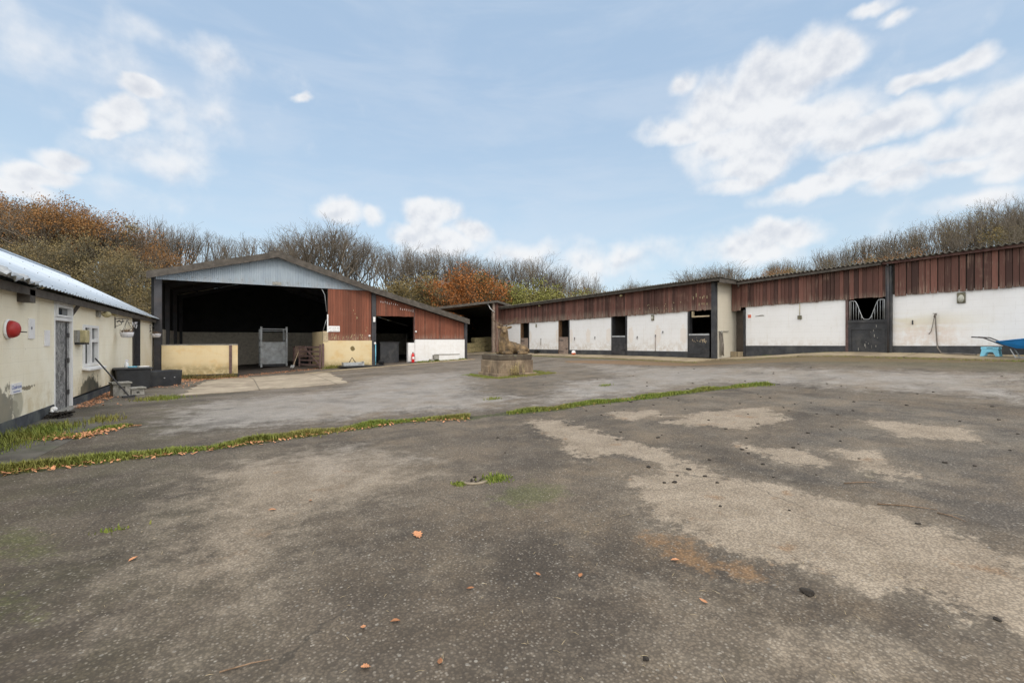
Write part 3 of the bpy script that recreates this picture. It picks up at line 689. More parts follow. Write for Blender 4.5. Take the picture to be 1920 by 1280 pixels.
# roof
p_ = .553; mb = MB()
vdir = Vector((-1, 0, p_)).normalized(); W_ = (5.95 - 2.82) / vdir.x * -1
mb.sheet((-2.82, 2.0, 2.44), (0, 1, 0), vdir, 24.5, W_, .2, .014, .006, 0, seg=8)
mb.sheet((-9.08, 26.5, 2.44), (0, -1, 0), Vector((1, 0, p_)), 24.5, W_, .2, .014, .006, 0, seg=8)
mb.tube([(-5.95, 2, 4.18), (-5.95, 26.5, 4.18)], .07, 8)
rf = mb.build('roof', MAT['roof_metal'], ob)
mb = MB()
for yy in np.arange(2.4, 26.4, .8):
    for k in (.12, 1.3, 2.6):
        q = Vector((-2.82, yy, 2.44)) + vdir * k
        mb.ell(q + Vector((0, 0, .02)), (.011, .011, .008), n=6, m=4)
mb.build('roof_bolts', MAT['black'], rf, kind='stuff')
mb = MB()
mb.boxy(-2.97, -2.93, 2, 26.45, (2.26, 2.395), (2.26, 2.395))
mb.build('fascia', MAT['fascia'], ob)
mb = MB()
for yy in np.arange(3, 26.4, 1.15): mb.beam((-3.2, yy, 2.46), (-2.98, yy, 2.335), .07, .09)
mb.beam((WX, 13.95, 2.05), (-2.95, 13.95, 2.31), .06, .06)
mb.box(WX, WX + .16, 10.9, 11.15, 2.14, 2.36)
mb.each('rafter_end', MAT['fascia'], ob)
# crumpled metal sheet hanging over the near eave
mb = MB(); vs, fs = [], []
nn = 16
for i in range(nn + 1):
    for j in range(7):
        a = i / nn; b = j / 6
        h = .035 * math.sin(i * 2.1 + j * 1.3) + .03 * math.sin(i * .9 - j * 2.3)
        vs.append((-2.74 - .5 * b + .5 * h, 9.3 + 1.35 * a, 2.40 + .26 * b + h + .03))
for i in range(nn):
    for j in range(6): fs.append((i * 7 + j, (i + 1) * 7 + j, (i + 1) * 7 + j + 1, i * 7 + j + 1))
mb.add(vs, fs, smooth=True)
o = mb.build('loose_roof_sheet', MAT['galv'], ob, label='crumpled loose end of roof sheeting over the near eave')
so = o.modifiers.new('thick', 'SOLIDIFY'); so.thickness = .006

# front door with transom
dr = MB().box(WX - .08, WX - .03, 12.83, 13.93, -.02, 1.9).build('door', MAT['foil'], ob, label='door lined with crumpled silver sheeting')
mb = MB(); mb.box(WX - .03, WX - .015, 13.66, 13.70, 0, 1.88); mb.box(WX - .03, WX - .01, 13.60, 13.66, .9, 1.08)
for z in (.3, 1.0, 1.55): mb.box(WX - .03, WX - .012, 13.72, 13.88, z, z + .1)
mb.build('edge_strip', MAT['black'], dr)
mb = MB()
for a, b in ((12.77, 12.83), (13.93, 14.03)): mb.box(WX - .12, WX + .012, a, b, -.05, 2.3)
mb.box(WX - .12, WX + .028, 12.83, 13.93, 1.9, 1.97); mb.box(WX - .12, WX + .028, 12.83, 13.93, 2.22, 2.3)
mb.build('door_frame', MAT['pvc'], ob, bevel=.004)
MB().box(WX - .14, WX + .14, 12.8, 13.95, -.1, .03).build('doorstep', MAT['concrete_blk'], ob, bevel=.01)
wn = MB().box(WX - .06, WX - .045, 12.9, 13.86, 2.02, 2.18).build('transom_window', MAT['glass'], ob)
mb = MB()
mb.box(WX - .07, WX + .04, 12.84, 12.90, 1.98, 2.215); mb.box(WX - .07, WX + .04, 13.86, 13.92, 1.98, 2.215)
mb.box(WX - .07, WX + .04, 12.90, 13.86, 1.98, 2.02); mb.box(WX - .07, WX + .04, 12.90, 13.86, 2.18, 2.215)
mb.build('frame', MAT['pvc'], wn)
# casement window
y0, y1, z0, z1 = 14.82, 16.36, .84, 1.87
wn = MB().box(WX - .075, WX - .06, y0 + .05, y1 - .05, z0 + .05, z1 - .05).build('window', MAT['glass'], ob)
mb = MB()
mb.box(WX - .09, WX + .02, y0, y0 + .1, z0, z1); mb.box(WX - .09, WX + .02, y1 - .1, y1, z0, z1)
mb.box(WX - .09, WX + .02, y0 + .1, y1 - .1, z0, z0 + .07); mb.box(WX - .09, WX + .02, y0 + .1, y1 - .1, z1 - .07, z1)
mb.box(WX - .08, WX + .018, 15.52, 15.64, z0 + .07, z1 - .07)
mb.box(WX - .08, WX + .03, 15.64, y1 - .1, 1.44, 1.52)
mb.box(WX - .05, WX + .03, y0 + .1, y0 + .14, z0 + .07, z1 - .07); mb.box(WX - .05, WX + .03, 15.48, 15.52, z0 + .07, z1 - .07)
mb.build('frame', MAT['pvc'], wn, bevel=.003)
MB().box(WX - .12, WX - .10, y0 + .1, y1 - .1, z0, 1.42).build('net_curtain', MAT['netting'], wn)
MB().hexa([(WX, y0 - .03, .78), (WX + .14, y0 - .03, .75), (WX + .14, y1 + .22, .73), (WX, y1 + .22, .76), (WX, y0 - .03, .84), (WX + .14, y0 - .03, .80), (WX + .14, y1 + .22, .78), (WX, y1 + .22, .82)]).build('sill', MAT['pvc'], wn, bevel=.006)
# far dark doorway
dr = MB().box(WX - .16, WX - .12, 21.95, 22.84, -.2, 2.26).build('door', MAT['black'], ob, label='dark boarded door of the far doorway')
mb = MB(); mb.box(WX - .2, WX + .02, 21.3, 21.38, -.2, 2.28); mb.box(WX - .2, WX + .02, 22.78, 22.86, -.2, 2.28); mb.box(WX - .2, WX + .02, 21.38, 22.78, 2.2, 2.28)
mb.build('door_frame', MAT['post'], ob)

# things fixed to or standing by the outbuilding
t = thing('alarm_siren', 'round red plastic dome with a cream backplate high on the cream wall', 'alarm', (WX, 10.5, 1.67))
MB().lathe((WX, 10.5, 1.67), [(.155, .0), (.165, .015), (.155, .035)], 28, axis='x').build('backplate', MAT['pvc'], t)
MB().lathe((WX, 10.5, 1.67), [(.142, .035), (.138, .07), (.126, .10), (.104, .13), (.06, .15), (.01, .156)], 28, axis='x').build('dome', MAT['redpl'], t)
MB().tube([(WX + .16, 10.5, 1.63), (WX + .23, 10.5, 1.625)], .01, 6).build('spindle', MAT['blackpl'], t)
t = thing('notice_board', 'white vertical notice with a small dark emblem beside the red dome', 'notice', (WX, 11.52, 1.7))
MB().box(WX + .001, WX + .02, 11.38, 11.66, 1.52, 1.88).build('panel', MAT['sign'], t)
MB().lathe((WX + .0205, 11.5, 1.71), [(.03, 0), (.028, .002)], 10, axis='x').build('emblem', MAT['ink'], t)
tag(MB().box(WX + .001, WX + .015, 12.19, 12.49, 1.38, 1.69).build('blank_sign', MAT['sign']), 'plain white sign panel on the cream wall next to the silver door', 'sign')
t = thing('name_sign', 'small white sign lettered Cloakroom low on the cream wall', 'sign', (WX, 10.84, .7))
MB().box(WX + .001, WX + .018, 10.62, 11.05, .61, .78).build('panel', MAT['sign'], t)
words('lettering', 'Cloakroom', .088, (WX + .019, 10.84, .715), 'x', MAT['blueink'], t, .001)
MB().box(WX + .018, WX + .0195, 10.70, 10.98, .635, .65).build('small_print', MAT['blueink'], t)
t = thing('meter_box', 'yellowed utility box on the cream wall between the door and the window', 'utility box', (WX, 14.4, 1.57))
MB().box(WX, WX + .06, 14.14, 14.36, 1.44, 1.72).build('back_box', MAT['concrete_blk'], t)
MB().box(WX, WX + .17, 14.36, 14.66, 1.43, 1.73).build('cover', MAT['creambox'], t, bevel=.02)
MB().box(WX, WX + .16, 14.2, 14.66, 1.39, 1.43).build('base', MAT['blackpl'], t)
t = thing('wall_lamp', 'round outdoor lamp on a grey box under the eave above the window', 'lamp', (WX, 16.4, 2.2))
MB().box(WX, WX + .07, 16.1, 16.3, 2.11, 2.27).build('back_box', MAT['concrete_blk'], t, bevel=.01)
MB().ell((WX + .16, 16.45, 2.19), (.10, .085, .085)).tube([(WX + .05, 16.35, 2.2), (WX + .12, 16.42, 2.2)], .03, 8).build('globe', MAT['creambox'], t)
tag(MB().ell((WX + .06, 18.05, 2.27), (.05, .05, .06)).box(WX, WX + .05, 18.0, 18.1, 2.25, 2.32).build('sensor', MAT['creambox']), 'tiny round sensor under the eave left of the first hanging basket', 'sensor')
def basket(y, px_, pz, lab, ytop, blossom):
    t = thing('hanging_basket', lab, 'hanging basket', (px_, y, pz - .1), 'hanging baskets on the outbuilding')
    b = MB()
    b.lathe((px_, y, pz), [(.10, -.13), (.135, -.11), (.165, .0), (.18, .03), (.172, .035), (.15, .0), (.02, -.005)], 20)
    for k in range(20):
        a = 2 * math.pi * k / 20
        b.tube([(px_ + .14 * math.cos(a), y + .14 * math.sin(a), pz - .11), (px_ + .17 * math.cos(a), y + .17 * math.sin(a), pz + .02)], .006, 5)
    b.build('pot', MAT['whitepot'], t)
    b = MB()
    for k in range(90):
        a, q = random.uniform(0, 6.28), random.uniform(0, .14); h = random.uniform(.03, .13) * (1.3 - q * 5)
        s = Vector((px_ + q * math.cos(a), y + q * math.sin(a), pz)); e = s + Vector((random.uniform(-.08, .08), random.uniform(-.08, .08), max(.03, h)))
        b.tube([s, e], [.006, .003], 4); b.ell(e, (.014, .014, .007), n=5, m=3)
    b.build('withered_plant', MAT['deadplant'], t)
    b = MB()
    for a in (0, 2.1, 4.2): b.tube([(px_ + .17 * math.cos(a), y + .17 * math.sin(a), pz + .03), (px_, y, ytop)], .006, 4)
    b.build('hanger', MAT['post'], t)
def bracket(y, x1, z, lab):
    b = MB(); b.box(WX, WX + .02, y - .02, y + .02, z - .28, z + .06)
    b.beam((WX, y, z), (x1, y, z + .02), .018, .018); b.tube([(WX + .01, y, z - .24), (WX + .16, y, z - .16), (x1 - .12, y, z)], .009, 6)
    b.tube([(WX + .05, y, z - .09), (WX + .11, y, z - .05), (WX + .16, y, z - .10), (WX + .22, y, z - .06)], .02, 6)
    b.tube([(x1, y, z + .02), (x1 + .02, y, z - .02), (x1, y, z - .04)], .008, 6)
    return tag(b.build('bracket', MAT['post']), lab, 'bracket', 'scrolled basket brackets')
bracket(18.39, -2.78, 2.14, 'scrolled iron bracket above the window-side hanging basket')
basket(18.39, -2.8, 1.70, 'white hanging basket with withered plants on the cream wall before the dark doorway', 2.12, 1)
bracket(25.43, -2.84, 2.12, 'scrolled iron bracket on the far corner stretch of cream wall')
basket(25.43, -2.87, 1.74, 'small white hanging basket beside the black barn post', 2.06, 0)
t = thing('flower_cluster', 'bunch of pale artificial flowers hanging in the far dark doorway', 'flowers', (-2.95, 20.5, 2.0))
b = MB()
for k in range(11):
    a = random.uniform(0, 6.28); c0 = Vector((-2.92 + .05 * math.cos(a), 20.5 + .10 * math.sin(a * 2), 2.02 + random.uniform(-.09, .09)))
    for q in range(5):
        an = q * 1.257; b.ell(c0 + Vector((.01, .025 * math.cos(an), .025 * math.sin(an))), (.012, .018, .018), n=6, m=4)
b.each('bloom', MAT['whitepot'], t, per=5)
MB().tube([(-2.95, 20.5, 1.98), (-2.95, 20.45, 1.85), (-2.97, 20.3, 1.72)], .008, 5).tube([(WX, 20.5, 2.1), (-2.92, 20.5, 2.04)], .008, 5).build('stem', MAT['deadplant'], t)

def rot_tr(pts, c, a):
    ca, sa = math.cos(a), math.sin(a)
    return [(c[0] + x * ca - y * sa, c[1] + x * sa + y * ca, c[2] + z) for x, y, z in pts]
def obox(mb, c, a, x0, x1, y0, y1, z0, z1, tap=0, r=None):
    P = [(x0 + tap, y0 + tap, z0), (x1 - tap, y0 + tap, z0), (x1 - tap, y1 - tap, z0), (x0 + tap, y1 - tap, z0), (x0, y0, z1), (x1, y0, z1), (x1, y1, z1), (x0, y1, z1)]
    return mb.hexa(rot_tr(P, c, a), r=r)
# mounting steps of concrete blocks
c0 = (-2.45, 16.0, 0.0); a0 = .35
t = thing('mounting_steps', 'two-step mounting block of grey concrete lattice blocks by the cream wall', 'steps', c0)
mb = MB()
for (x0, x1, h) in ((-.30, .06, .33), (.08, .36, .17)):
    obox(mb, c0, a0, x0, x1, -.16, -.10, 0, .05); obox(mb, c0, a0, x0, x1, -.16, -.10, h - .07, h)
    obox(mb, c0, a0, x0, x0 + .11, -.16, -.10, .05, h - .07); obox(mb, c0, a0, x1 - .11, x1, -.16, -.10, .05, h - .07); obox(mb, c0, a0, x0, x1, -.099, .18, 0, h)
mb.build('blocks', MAT['concrete_blk'], t, bevel=.006)
mb = MB(); obox(mb, c0, a0, -.33, .09, -.2, .2, .331, .375); obox(mb, c0, a0, .05, .40, -.19, .19, .171, .21)
mb.each('tread', MAT['concrete_blk'], t, bevel=.006)
# pole leaning on the wall
t = thing('yard_broom', 'dark long-handled yard broom leaning on the cream wall over the mounting steps', 'broom', (-2.3, 15.3, 0))
MB().tube([(-2.28, 15.28, .05), (WX + .03, 15.9, 1.02)], .017, 8).build('handle', MAT['post'], t)
mb = MB(); obox(mb, (-2.28, 15.27, 0), .6, -.15, .15, -.03, .03, .02, .07); mb.build('head', MAT['black'], t, bevel=.005)
# black bin with bottles on it, black trough
t = thing('feed_bin', 'squat black plastic feed bin with a lid against the cream wall', 'bin', (-2.62, 18.1, 0))
mb = MB(); obox(mb, (-2.62, 18.1, -.02), .25, -.42, .42, -.32, .32, 0, .62, .04); mb.build('body', MAT['blackpl'], t, bevel=.03)
mb = MB(); obox(mb, (-2.62, 18.1, 0), .25, -.46, .46, -.36, .36, .60, .655); mb.build('lid', MAT['blackpl'], t, bevel=.015)
t = thing('spray_bottle', 'clear and blue spray bottle standing on the black feed bin', 'bottle', (-2.75, 18.0, .655))
MB().lathe((-2.75, 18.0, .656), [(.05, 0), (.055, .02), (.055, .13), (.02, .18), (.02, .2)], 12).build('bottle', MAT['bag'], t)
MB().box(-2.78, -2.70, 17.985, 18.015, .856, .90).lathe((-2.75, 18.0, .84), [(.025, 0), (.022, .03)], 10).build('trigger', MAT['whitepot'], t)
tag(MB().lathe((-2.62, 18.04, .656), [(.11, 0), (.13, .03), (.125, .035), (.10, .01), (.01, .008)], 16).build('dish', MAT['aqua']), 'blue plastic dish beside the spray bottle on the black bin', 'dish')
mb = MB(); obox(mb, (-2.38, 18.2, .656), .5, -.12, .14, -.09, .09, 0, .03)
tag(mb.build('folded_cloth', MAT['pvc'], bevel=.012), 'folded pale cloth on the right edge of the black bin lid', 'cloth')
t = thing('trough', 'long black plastic water trough on the ground by the low barn wall', 'trough', (-2.0, 18.9, 0))
c1 = (-2.02, 18.75, 0); a1 = math.atan2(.7, .78)
mb = MB(); L2, w2, h2 = .56, .26, .50
outer = [(-L2, -w2), (L2, -w2), (L2, w2), (-L2, w2)]
def ring(s, z, t_=0): return [(x * s + (-t_ if x > 0 else t_), y * s + (-t_ if y > 0 else t_), z) for x, y in outer]
rings = [ring(.93, 0), ring(1, h2), ring(1, h2, .03), ring(.93, .05, .03)]
vs = [q for r_ in rings for q in rot_tr(r_, c1, a1)]
fs = [(3, 2, 1, 0), (12, 13, 14, 15)] + [(i * 4 + k, i * 4 + (k + 1) % 4, (i + 1) * 4 + (k + 1) % 4, (i + 1) * 4 + k) for i in range(3) for k in range(4)]
mb.add(vs, fs); mb.build('body', MAT['blackpl'], t, bevel=.02)
mb = MB()
for q in (-.05, .28): 
    s = rot_tr([(q, -w2 * .97 - .002, .27), (q, -w2 * .97 - .03, .27)], c1, a1); mb.tube(s, .018, 8)
mb.each('drain_plug', MAT['galv'], t)
t = thing('dead_branch_heap', 'small heap of dark wet debris by the silver door step', 'debris', (-2.86, 12.2, 0))
mb = MB()
for k in range(40):
    a = random.uniform(0, 6.28); s = Vector((-2.85 + random.uniform(-.12, .12), 12.2 + random.uniform(-.22, .22), random.uniform(.0, .1)))
    mb.tube([s, s + Vector((math.cos(a) * .1, math.sin(a) * .14, random.uniform(-.03, .04)))], random.uniform(.008, .025), 5)
mb.build('debris', MAT['mudclod'], t)
tag(MB().ell((-2.93, 12.12, .17), (.055, .06, .05), n=9, m=6).ell((-2.95, 12.08, .12), (.03, .04, .07), n=7, m=5).build('broken_cup', MAT['pvc']), 'small broken white cup by the doorstep of the silver door', 'cup')

# ------------------------------------------------------------------ barn with lean-to
BY = 26.1
bn = thing('barn', 'open-fronted barn with pale blue corrugated gable, red boarded panel and lean-to', 'barn', (2, BY, 0))
def rz(x):  # underside of roof along x
    if x < 1.92: return 4.42 + (x + 3.1) * (5.76 - 4.42) / 5.02
    if x < 6.86: return 5.76 + (x - 1.92) * (4.20 - 5.76) / 4.94
    return 4.20 + (x - 6.86) * (2.66 - 4.20) / 5.57
BACK = 37.2
mb = MB()
for xa, xb in ((-3.25, 1.92), (1.92, 6.86), (6.86, 12.55)):
    mb.boxx(xa, xb, BY - .35, BACK + .2, (rz(xa) + .03, rz(xa) + .13), (rz(xb) + .03, rz(xb) + .13))
mb.build('roof', MAT['grey_edge'], bn)
mb = MB()
for xa, xb in ((-3.25, 1.92), (1.92, 6.86), (6.86, 12.55)):
    for k in range(3):
        u0 = xa + (xb - xa) * k / 3; u1 = xa + (xb - xa) * (k + 1) / 3; e = .012 * (k % 2)
        mb.boxx(u0, u1, BY - .42 - e, BY - .36, (rz(u0) - .16, rz(u0) + .15 + e), (rz(u1) - .16, rz(u1) + .15 + e))
mb.boxx(1.55, 1.92, BY - .47, BY - .34, (rz(1.55) - .14, rz(1.55) + .19), (rz(1.92) - .14, rz(1.92) + .19)); mb.boxx(1.92, 2.3, BY - .47, BY - .34, (rz(1.92) - .14, rz(1.92) + .19), (rz(2.3) - .14, rz(2.3) + .19))
mb.build('bargeboard', MAT['fascia'], bn)
# gable sheeting, corrugated
mb = MB(); vs, fs = [], []
x = -2.95; i = 0; seg = []
while x <= 6.68: seg.append(x); x += .0380
for i, x in enumerate(seg):
    ph = i % 2; yo = BY - .05 - (.018 if ph else 0)
    vs += [(x, yo, 4.235), (x, yo, rz(x) - .02), (x, yo + .03, 4.235), (x, yo + .03, rz(x) - .02)]
for i in range(len(seg) - 1):
    a = i * 4; b = a + 4
    fs += [(a, b, b + 1, a + 1), (a + 2, a + 3, b + 3, b + 2), (a, a + 2, b + 2, b)]
mb.add(vs, fs)
gb = mb.build('gable_sheeting', MAT['gable'], bn)
mb = MB()
for k in range(19): mb.ell((-2.6 + k * .5, BY - .085, 4.42 + (.0 if k % 3 else .02)), (.02, .012, .02), n=6, m=4)
mb.box(1.72, 2.12, BY - .09, BY - .075, 4.27, 4.42)
mb.each('bolt', MAT['concrete_blk'], gb)
# frame posts
mb = MB(); mb.box(-3.02, -2.74, BY - .04, BY + .2, -.4, rz(-2.9) - .02); mb.build('post', MAT['post'], bn)
mb = MB(); mb.box(6.66, 6.89, BY - .07, BY + .2, -.2, rz(6.8) - .02); mb.build('post', MAT['post'], bn)
mb = MB(); mb.box(12.37, 12.56, BY - .05, BY + .2, 0, rz(12.5) - .01); mb.build('post', MAT['post'], bn)
mb = MB()
for yy in (29.8, 33.5, 37.0):
    for xx in (-2.9, 6.75): mb.box(xx - .1, xx + .1, yy - .1, yy + .1, -.3, rz(xx))
    mb.beam((-2.9, yy, rz(-2.9) - .15), (1.92, yy, rz(1.92) - .15), .15, .25); mb.beam((1.92, yy, rz(1.92) - .15), (6.8, yy, rz(6.8) - .15), .15, .25)
for xx in (-2.0, -.8, .6, 2.9, 4.2, 5.5): mb.box(xx - .04, xx + .04, BY + .3, BACK, rz(xx) - .1, rz(xx) + .02)
mb.build('inner_frame', MAT['post'], bn)
# shell: dark cladding above, block wall below
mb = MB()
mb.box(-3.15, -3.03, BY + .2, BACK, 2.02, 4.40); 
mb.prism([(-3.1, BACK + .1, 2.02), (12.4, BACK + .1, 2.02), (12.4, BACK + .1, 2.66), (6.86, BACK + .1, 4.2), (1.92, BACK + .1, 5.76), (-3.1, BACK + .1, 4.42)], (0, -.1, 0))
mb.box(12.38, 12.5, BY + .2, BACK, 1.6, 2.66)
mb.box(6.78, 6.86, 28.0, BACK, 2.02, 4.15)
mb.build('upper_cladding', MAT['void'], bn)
mb = MB()
mb.box(-3.13, -2.95, BY + .2, BACK, -.4, 2.02); mb.box(-2.95, 6.7, BACK - .2, BACK, -.4, 2.02); mb.box(6.9, 12.3, BACK - .2, BACK, -.4, 2.02); mb.box(12.3, 12.48, BY + .2, BACK, -.4, 1.6)
mb.box(6.72, 6.88, 28.0, BACK - .2, -.4, 2.02)
mb.build('inner_wall', MAT['inner'], bn)
# red boards
def boards(mb, x0, x1, zlo, zhi, yf, w=.135, gap=.008):
    x = x0
    while x < x1 - .03:
        ww = min(w * random.uniform(.85, 1.15), x1 - x)
        a, b = x, x + ww - gap
        zl = zlo + random.uniform(-.012, .012); yo = random.uniform(-.008, .008)
        mb.boxx(a, b, yf + yo, yf + .025 + yo, (zl, zhi(a)), (zl, zhi(b)))
        x += ww
mb = MB(); boards(mb, 4.36, 6.64, 1.46, lambda x: 4.23, BY - .03); mb.build('board_cladding', MAT['red'], bn, label='tall red boarded panel right of the main opening')
mb = MB(); boards(mb, 6.91, 9.13, 2.85, lambda x: rz(x) - .16, BY - .06, .12); mb.build('board_cladding', MAT['red'], bn, label='red boards over the lean-to opening')
mb = MB(); boards(mb, 9.16, 12.36, 1.55, lambda x: rz(x) - .16, BY - .03, .12); mb.build('board_cladding', MAT['red'], bn, label='red boards on the right of the lean-to')
mb = MB(); mb.box(4.33, 6.66, BY + .01, BY + .06, 1.5, 4.24); mb.prism([(6.9, BY + .01, 2.9), (9.15, BY + .01, 2.9), (9.15, BY + .01, rz(9.15) - .16), (6.9, BY + .01, rz(6.9) - .02)], (0, .05, 0))
mb.prism([(9.15, BY + .02, 1.6), (12.36, BY + .02, 1.6), (12.36, BY + .02, rz(12.36) - .1), (9.15, BY + .02, rz(9.15) - .1)], (0, .05, 0)); mb.build('backing', MAT['dark'], bn)
MB().box(9.10, 9.16, BY - .08, BY + .1, 1.5, 3.4).build('door_jamb', MAT['redfascia'], bn)
# faded lettering, only scattered strokes of paint remain
mb = MB()
random.seed(4)
for i in range(9): mb.box(7.15 + i * .12, 7.17 + i * .12, BY - .072, BY - .068, 3.62 - i * .02 + random.uniform(-.03, .03), 3.70 - i * .02 + random.uniform(-.02, .05))
for i in range(7): mb.box(8.28 + i * .125, 8.30 + i * .125, BY - .072, BY - .068, 3.22 - i * .015 + random.uniform(-.03, .03), 3.32 - i * .015 + random.uniform(-.02, .06))
mb.each('paint_stroke', MAT['pvc'], bn)
mb = MB()
for i in range(36):
    x = random.uniform(4.4, 6.6); z = random.choice([random.uniform(1.48, 1.75), random.uniform(1.5, 1.65), random.uniform(1.6, 3.3)])
    mb.box(x, x + random.uniform(.01, .025), BY - .042, BY - .037, z, z + random.uniform(.02, .14))
mb.each('paint_splash', MAT['creambox'], bn)
# lower walls
mb = MB(); mb.box(4.12, 6.66, BY - .06, BY + .14, -.1, 1.46); mb.box(4.12, 4.32, BY + .14, 30.0, -.2, 1.95); 
mb.build('lower_wall', MAT['barn_cream'], bn, label='cream lower wall under the red boards')
MB().box(4.1, 4.36, BY - .09, BY - .061, 1.42, 1.96).box(4.1, 4.36, BY - .06, BY + .13, 1.461, 1.96).build('timber_pad', MAT['paleply'], bn)
MB().box(4.30, 4.36, BY - .11, BY - .09, 1.9, 2.85).build('white_pipe', MAT['pvc'], bn)
mb = MB(); mb.tube([(4.05, BY, 4.2), (4.2, BY, 3.9), (4.28, BY - .05, 3.0)], .015, 6); mb.tube([(4.28, BY - .05, 2.6), (4.12, BY - .02, 2.0)], .012, 6); mb.build('hanging_cable', MAT['galv'], bn)
MB().box(9.17, 12.37, BY - .07, BY + .12, .22, 1.54).box(8.78, 9.17, BY + .02, BY + .3, .15, 1.33).build('lower_wall', MAT['white'], bn, label='white painted lower wall of the lean-to')
MB().box(8.76, 12.40, BY - .085, BY + .1, -.1, .22).build('plinth', MAT['plinth'], bn)
MB().box(9.16, 12.38, BY - .09, BY - .02, 1.535, 1.56).build('sill_board', MAT['redfascia'], bn)
# stepped ledge painted on the white wall
mb = MB(); mb.box(10.55, 11.85, BY - .36, BY - .08, .2, .60); mb.build('ledge', MAT['white'], bn)
mb = MB(); mb.box(10.35, 11.9, BY - .38, BY - .08, .601, .64); mb.box(10.25, 10.549, BY - .36, BY - .08, .35, .60); mb.box(10.02, 10.249, BY - .36, BY - .08, .12, .35); mb.build('ledge_steps', MAT['concrete_blk'], bn)
# low wall in the opening
lw = thing('low_wall', 'waist-high cream block wall across the left of the barn opening', 'wall', (-1.2, BY, -.3))
MB().box(-2.74, .22, BY - .12, BY + .1, -.12, 1.25).build('wall', MAT['barn_cream'], lw)
MB().box(-2.74, .24, BY - .14, BY + .12, -.45, -.12).build('plinth', MAT['plinth'], lw)
MB().box(-2.74, .235, BY - .135, BY + .12, 1.25, 1.29).build('coping', MAT['concrete_blk'], lw)
MB().box(-.14, -.02, BY - .17, BY - .121, -.4, 1.25).build('wall_post', MAT['gatewood'], lw)
# tube lights in the lean-to
for i, (x, y, z, l) in enumerate([(7.9, 28.2, 3.02, 'pale tube light under the lean-to roof, centre of the opening'), (7.2, 29.6, 2.95, 'pale tube light in the lean-to close to the dark post')]):
    t = thing('tube_light', l, 'ceiling light', (x, y, z), 'tube lights in the lean-to')
    MB().box(x - .55, x + .55, y - .06, y + .06, z, z + .05).build('batten', MAT['pvc'], t)
    MB().tube([(x - .52, y, z - .03), (x + .52, y, z - .03)], .028, 8).build('tube', MAT['pvc'], t)
# sign on red boards with two lines of faded grey lettering
t = thing('barn_sign', 'white two-line sign with faded grey lettering at the left edge of the red boards', 'sign', (4.65, BY, 2.08))
MB().box(4.37, 4.95, BY - .065, BY - .048, 1.94, 2.24).build('panel', MAT['sign'], t)
mb = MB()
for z, xs in ((2.13, (4.42, 4.50, 4.58, 4.67, 4.73, 4.80, 4.86)), (2.0, (4.45, 4.53, 4.60, 4.68, 4.76, 4.84))):
    for i, x in enumerate(xs):
        mb.box(x, x + .012, BY - .068, BY - .0655, z - .035, z + .035); mb.box(x + .012, x + .045, BY - .068, BY - .0655, z + (.023 if i % 2 else -.006), z + (.035 if i % 2 else .006))
        if i % 3 != 1: mb.box(x + .045, x + .056, BY - .068, BY - .0655, z - .035, z + .035)
mb.build('lettering', MAT['concrete_blk'], t)
for x, z, l in ((6.52, 1.72, 'small white lamp low on the red boards by the dark barn post'), (9.2, 1.98, 'small white lamp on the jamb right of the lean-to opening')):
    tag(MB().lathe((x, BY - .06, z), [(.05, -.0), (.06, -.05), (.03, -.11)], 12, axis='y').build('lamp', MAT['pvc']), l, 'lamp')
t = thing('junction_box', 'white junction box high on the dark post between barn and lean-to', 'junction box', (6.78, BY - .07, 2.65))
MB().box(6.72, 6.84, BY - .13, BY - .075, 2.5, 2.78).build('box', MAT['pvc'], t, bevel=.01)
MB().tube([(6.8, BY - .09, 2.5), (6.82, BY - .09, 1.4), (6.80, BY - .09, 1.1)], .012, 6).build('cable', MAT['post'], t)
t = thing('pipe_tap', 'blue and white standpipe on the dark post by the cream wall', 'tap', (6.9, BY - .1, .8))
MB().tube([(6.86, BY - .1, 0), (6.86, BY - .1, 1.25)], .022, 8).build('pipe', MAT['aqua'], t)
MB().ell((6.82, BY - .12, 1.3), (.06, .05, .07)).build('tap', MAT['pvc'], t)
# fire extinguisher
t = thing('fire_extinguisher', 'red fire extinguisher standing at the left end of the white lean-to wall', 'fire extinguisher', (8.98, BY - .22, gz(8.98, 25.9)))
zb = gz(8.98, 25.9) + .02
MB().lathe((8.98, BY - .22, zb), [(.085, 0), (.09, .02), (.09, .42), (.075, .49), (.03, .54)], 16).build('cylinder', MAT['extred'], t)
MB().box(8.95, 9.01, BY - .24, BY - .20, zb + .54, zb + .6).tube([(8.98, BY - .22, zb + .57), (9.08, BY - .26, zb + .5), (9.08, BY - .28, zb + .2)], .012, 6).build('valve', MAT['blackpl'], t)
MB().box(8.92, 9.04, BY - .3145, BY - .305, zb + .2, zb + .33).build('label_panel', MAT['pvc'], t)
# black cabinet and things in the lean-to
t = thing('black_cabinet', 'tall black box cabinet standing inside the lean-to opening', 'cabinet', (8.0, 27.3, .1))
zc = gz(8, 27)
MB().box(7.35, 8.45, 26.85, 27.6, zc, zc + 1.18).build('body', MAT['black'], t, bevel=.01)
MB().box(7.3, 8.5, 26.8, 27.65, zc + 1.181, zc + 1.23).build('top', MAT['post'], t, bevel=.01)
t = thing('small_tub', 'small dark tub on the ground beside the dark barn post', 'tub', (7.15, 25.9, 0))
MB().lathe((7.15, 25.9, gz(7.15, 25.9) + .01), [(.13, 0), (.17, .2), (.175, .22), (.16, .21), (.12, .03), (.01, .02)], 18).build('tub', MAT['blackpl'], t)
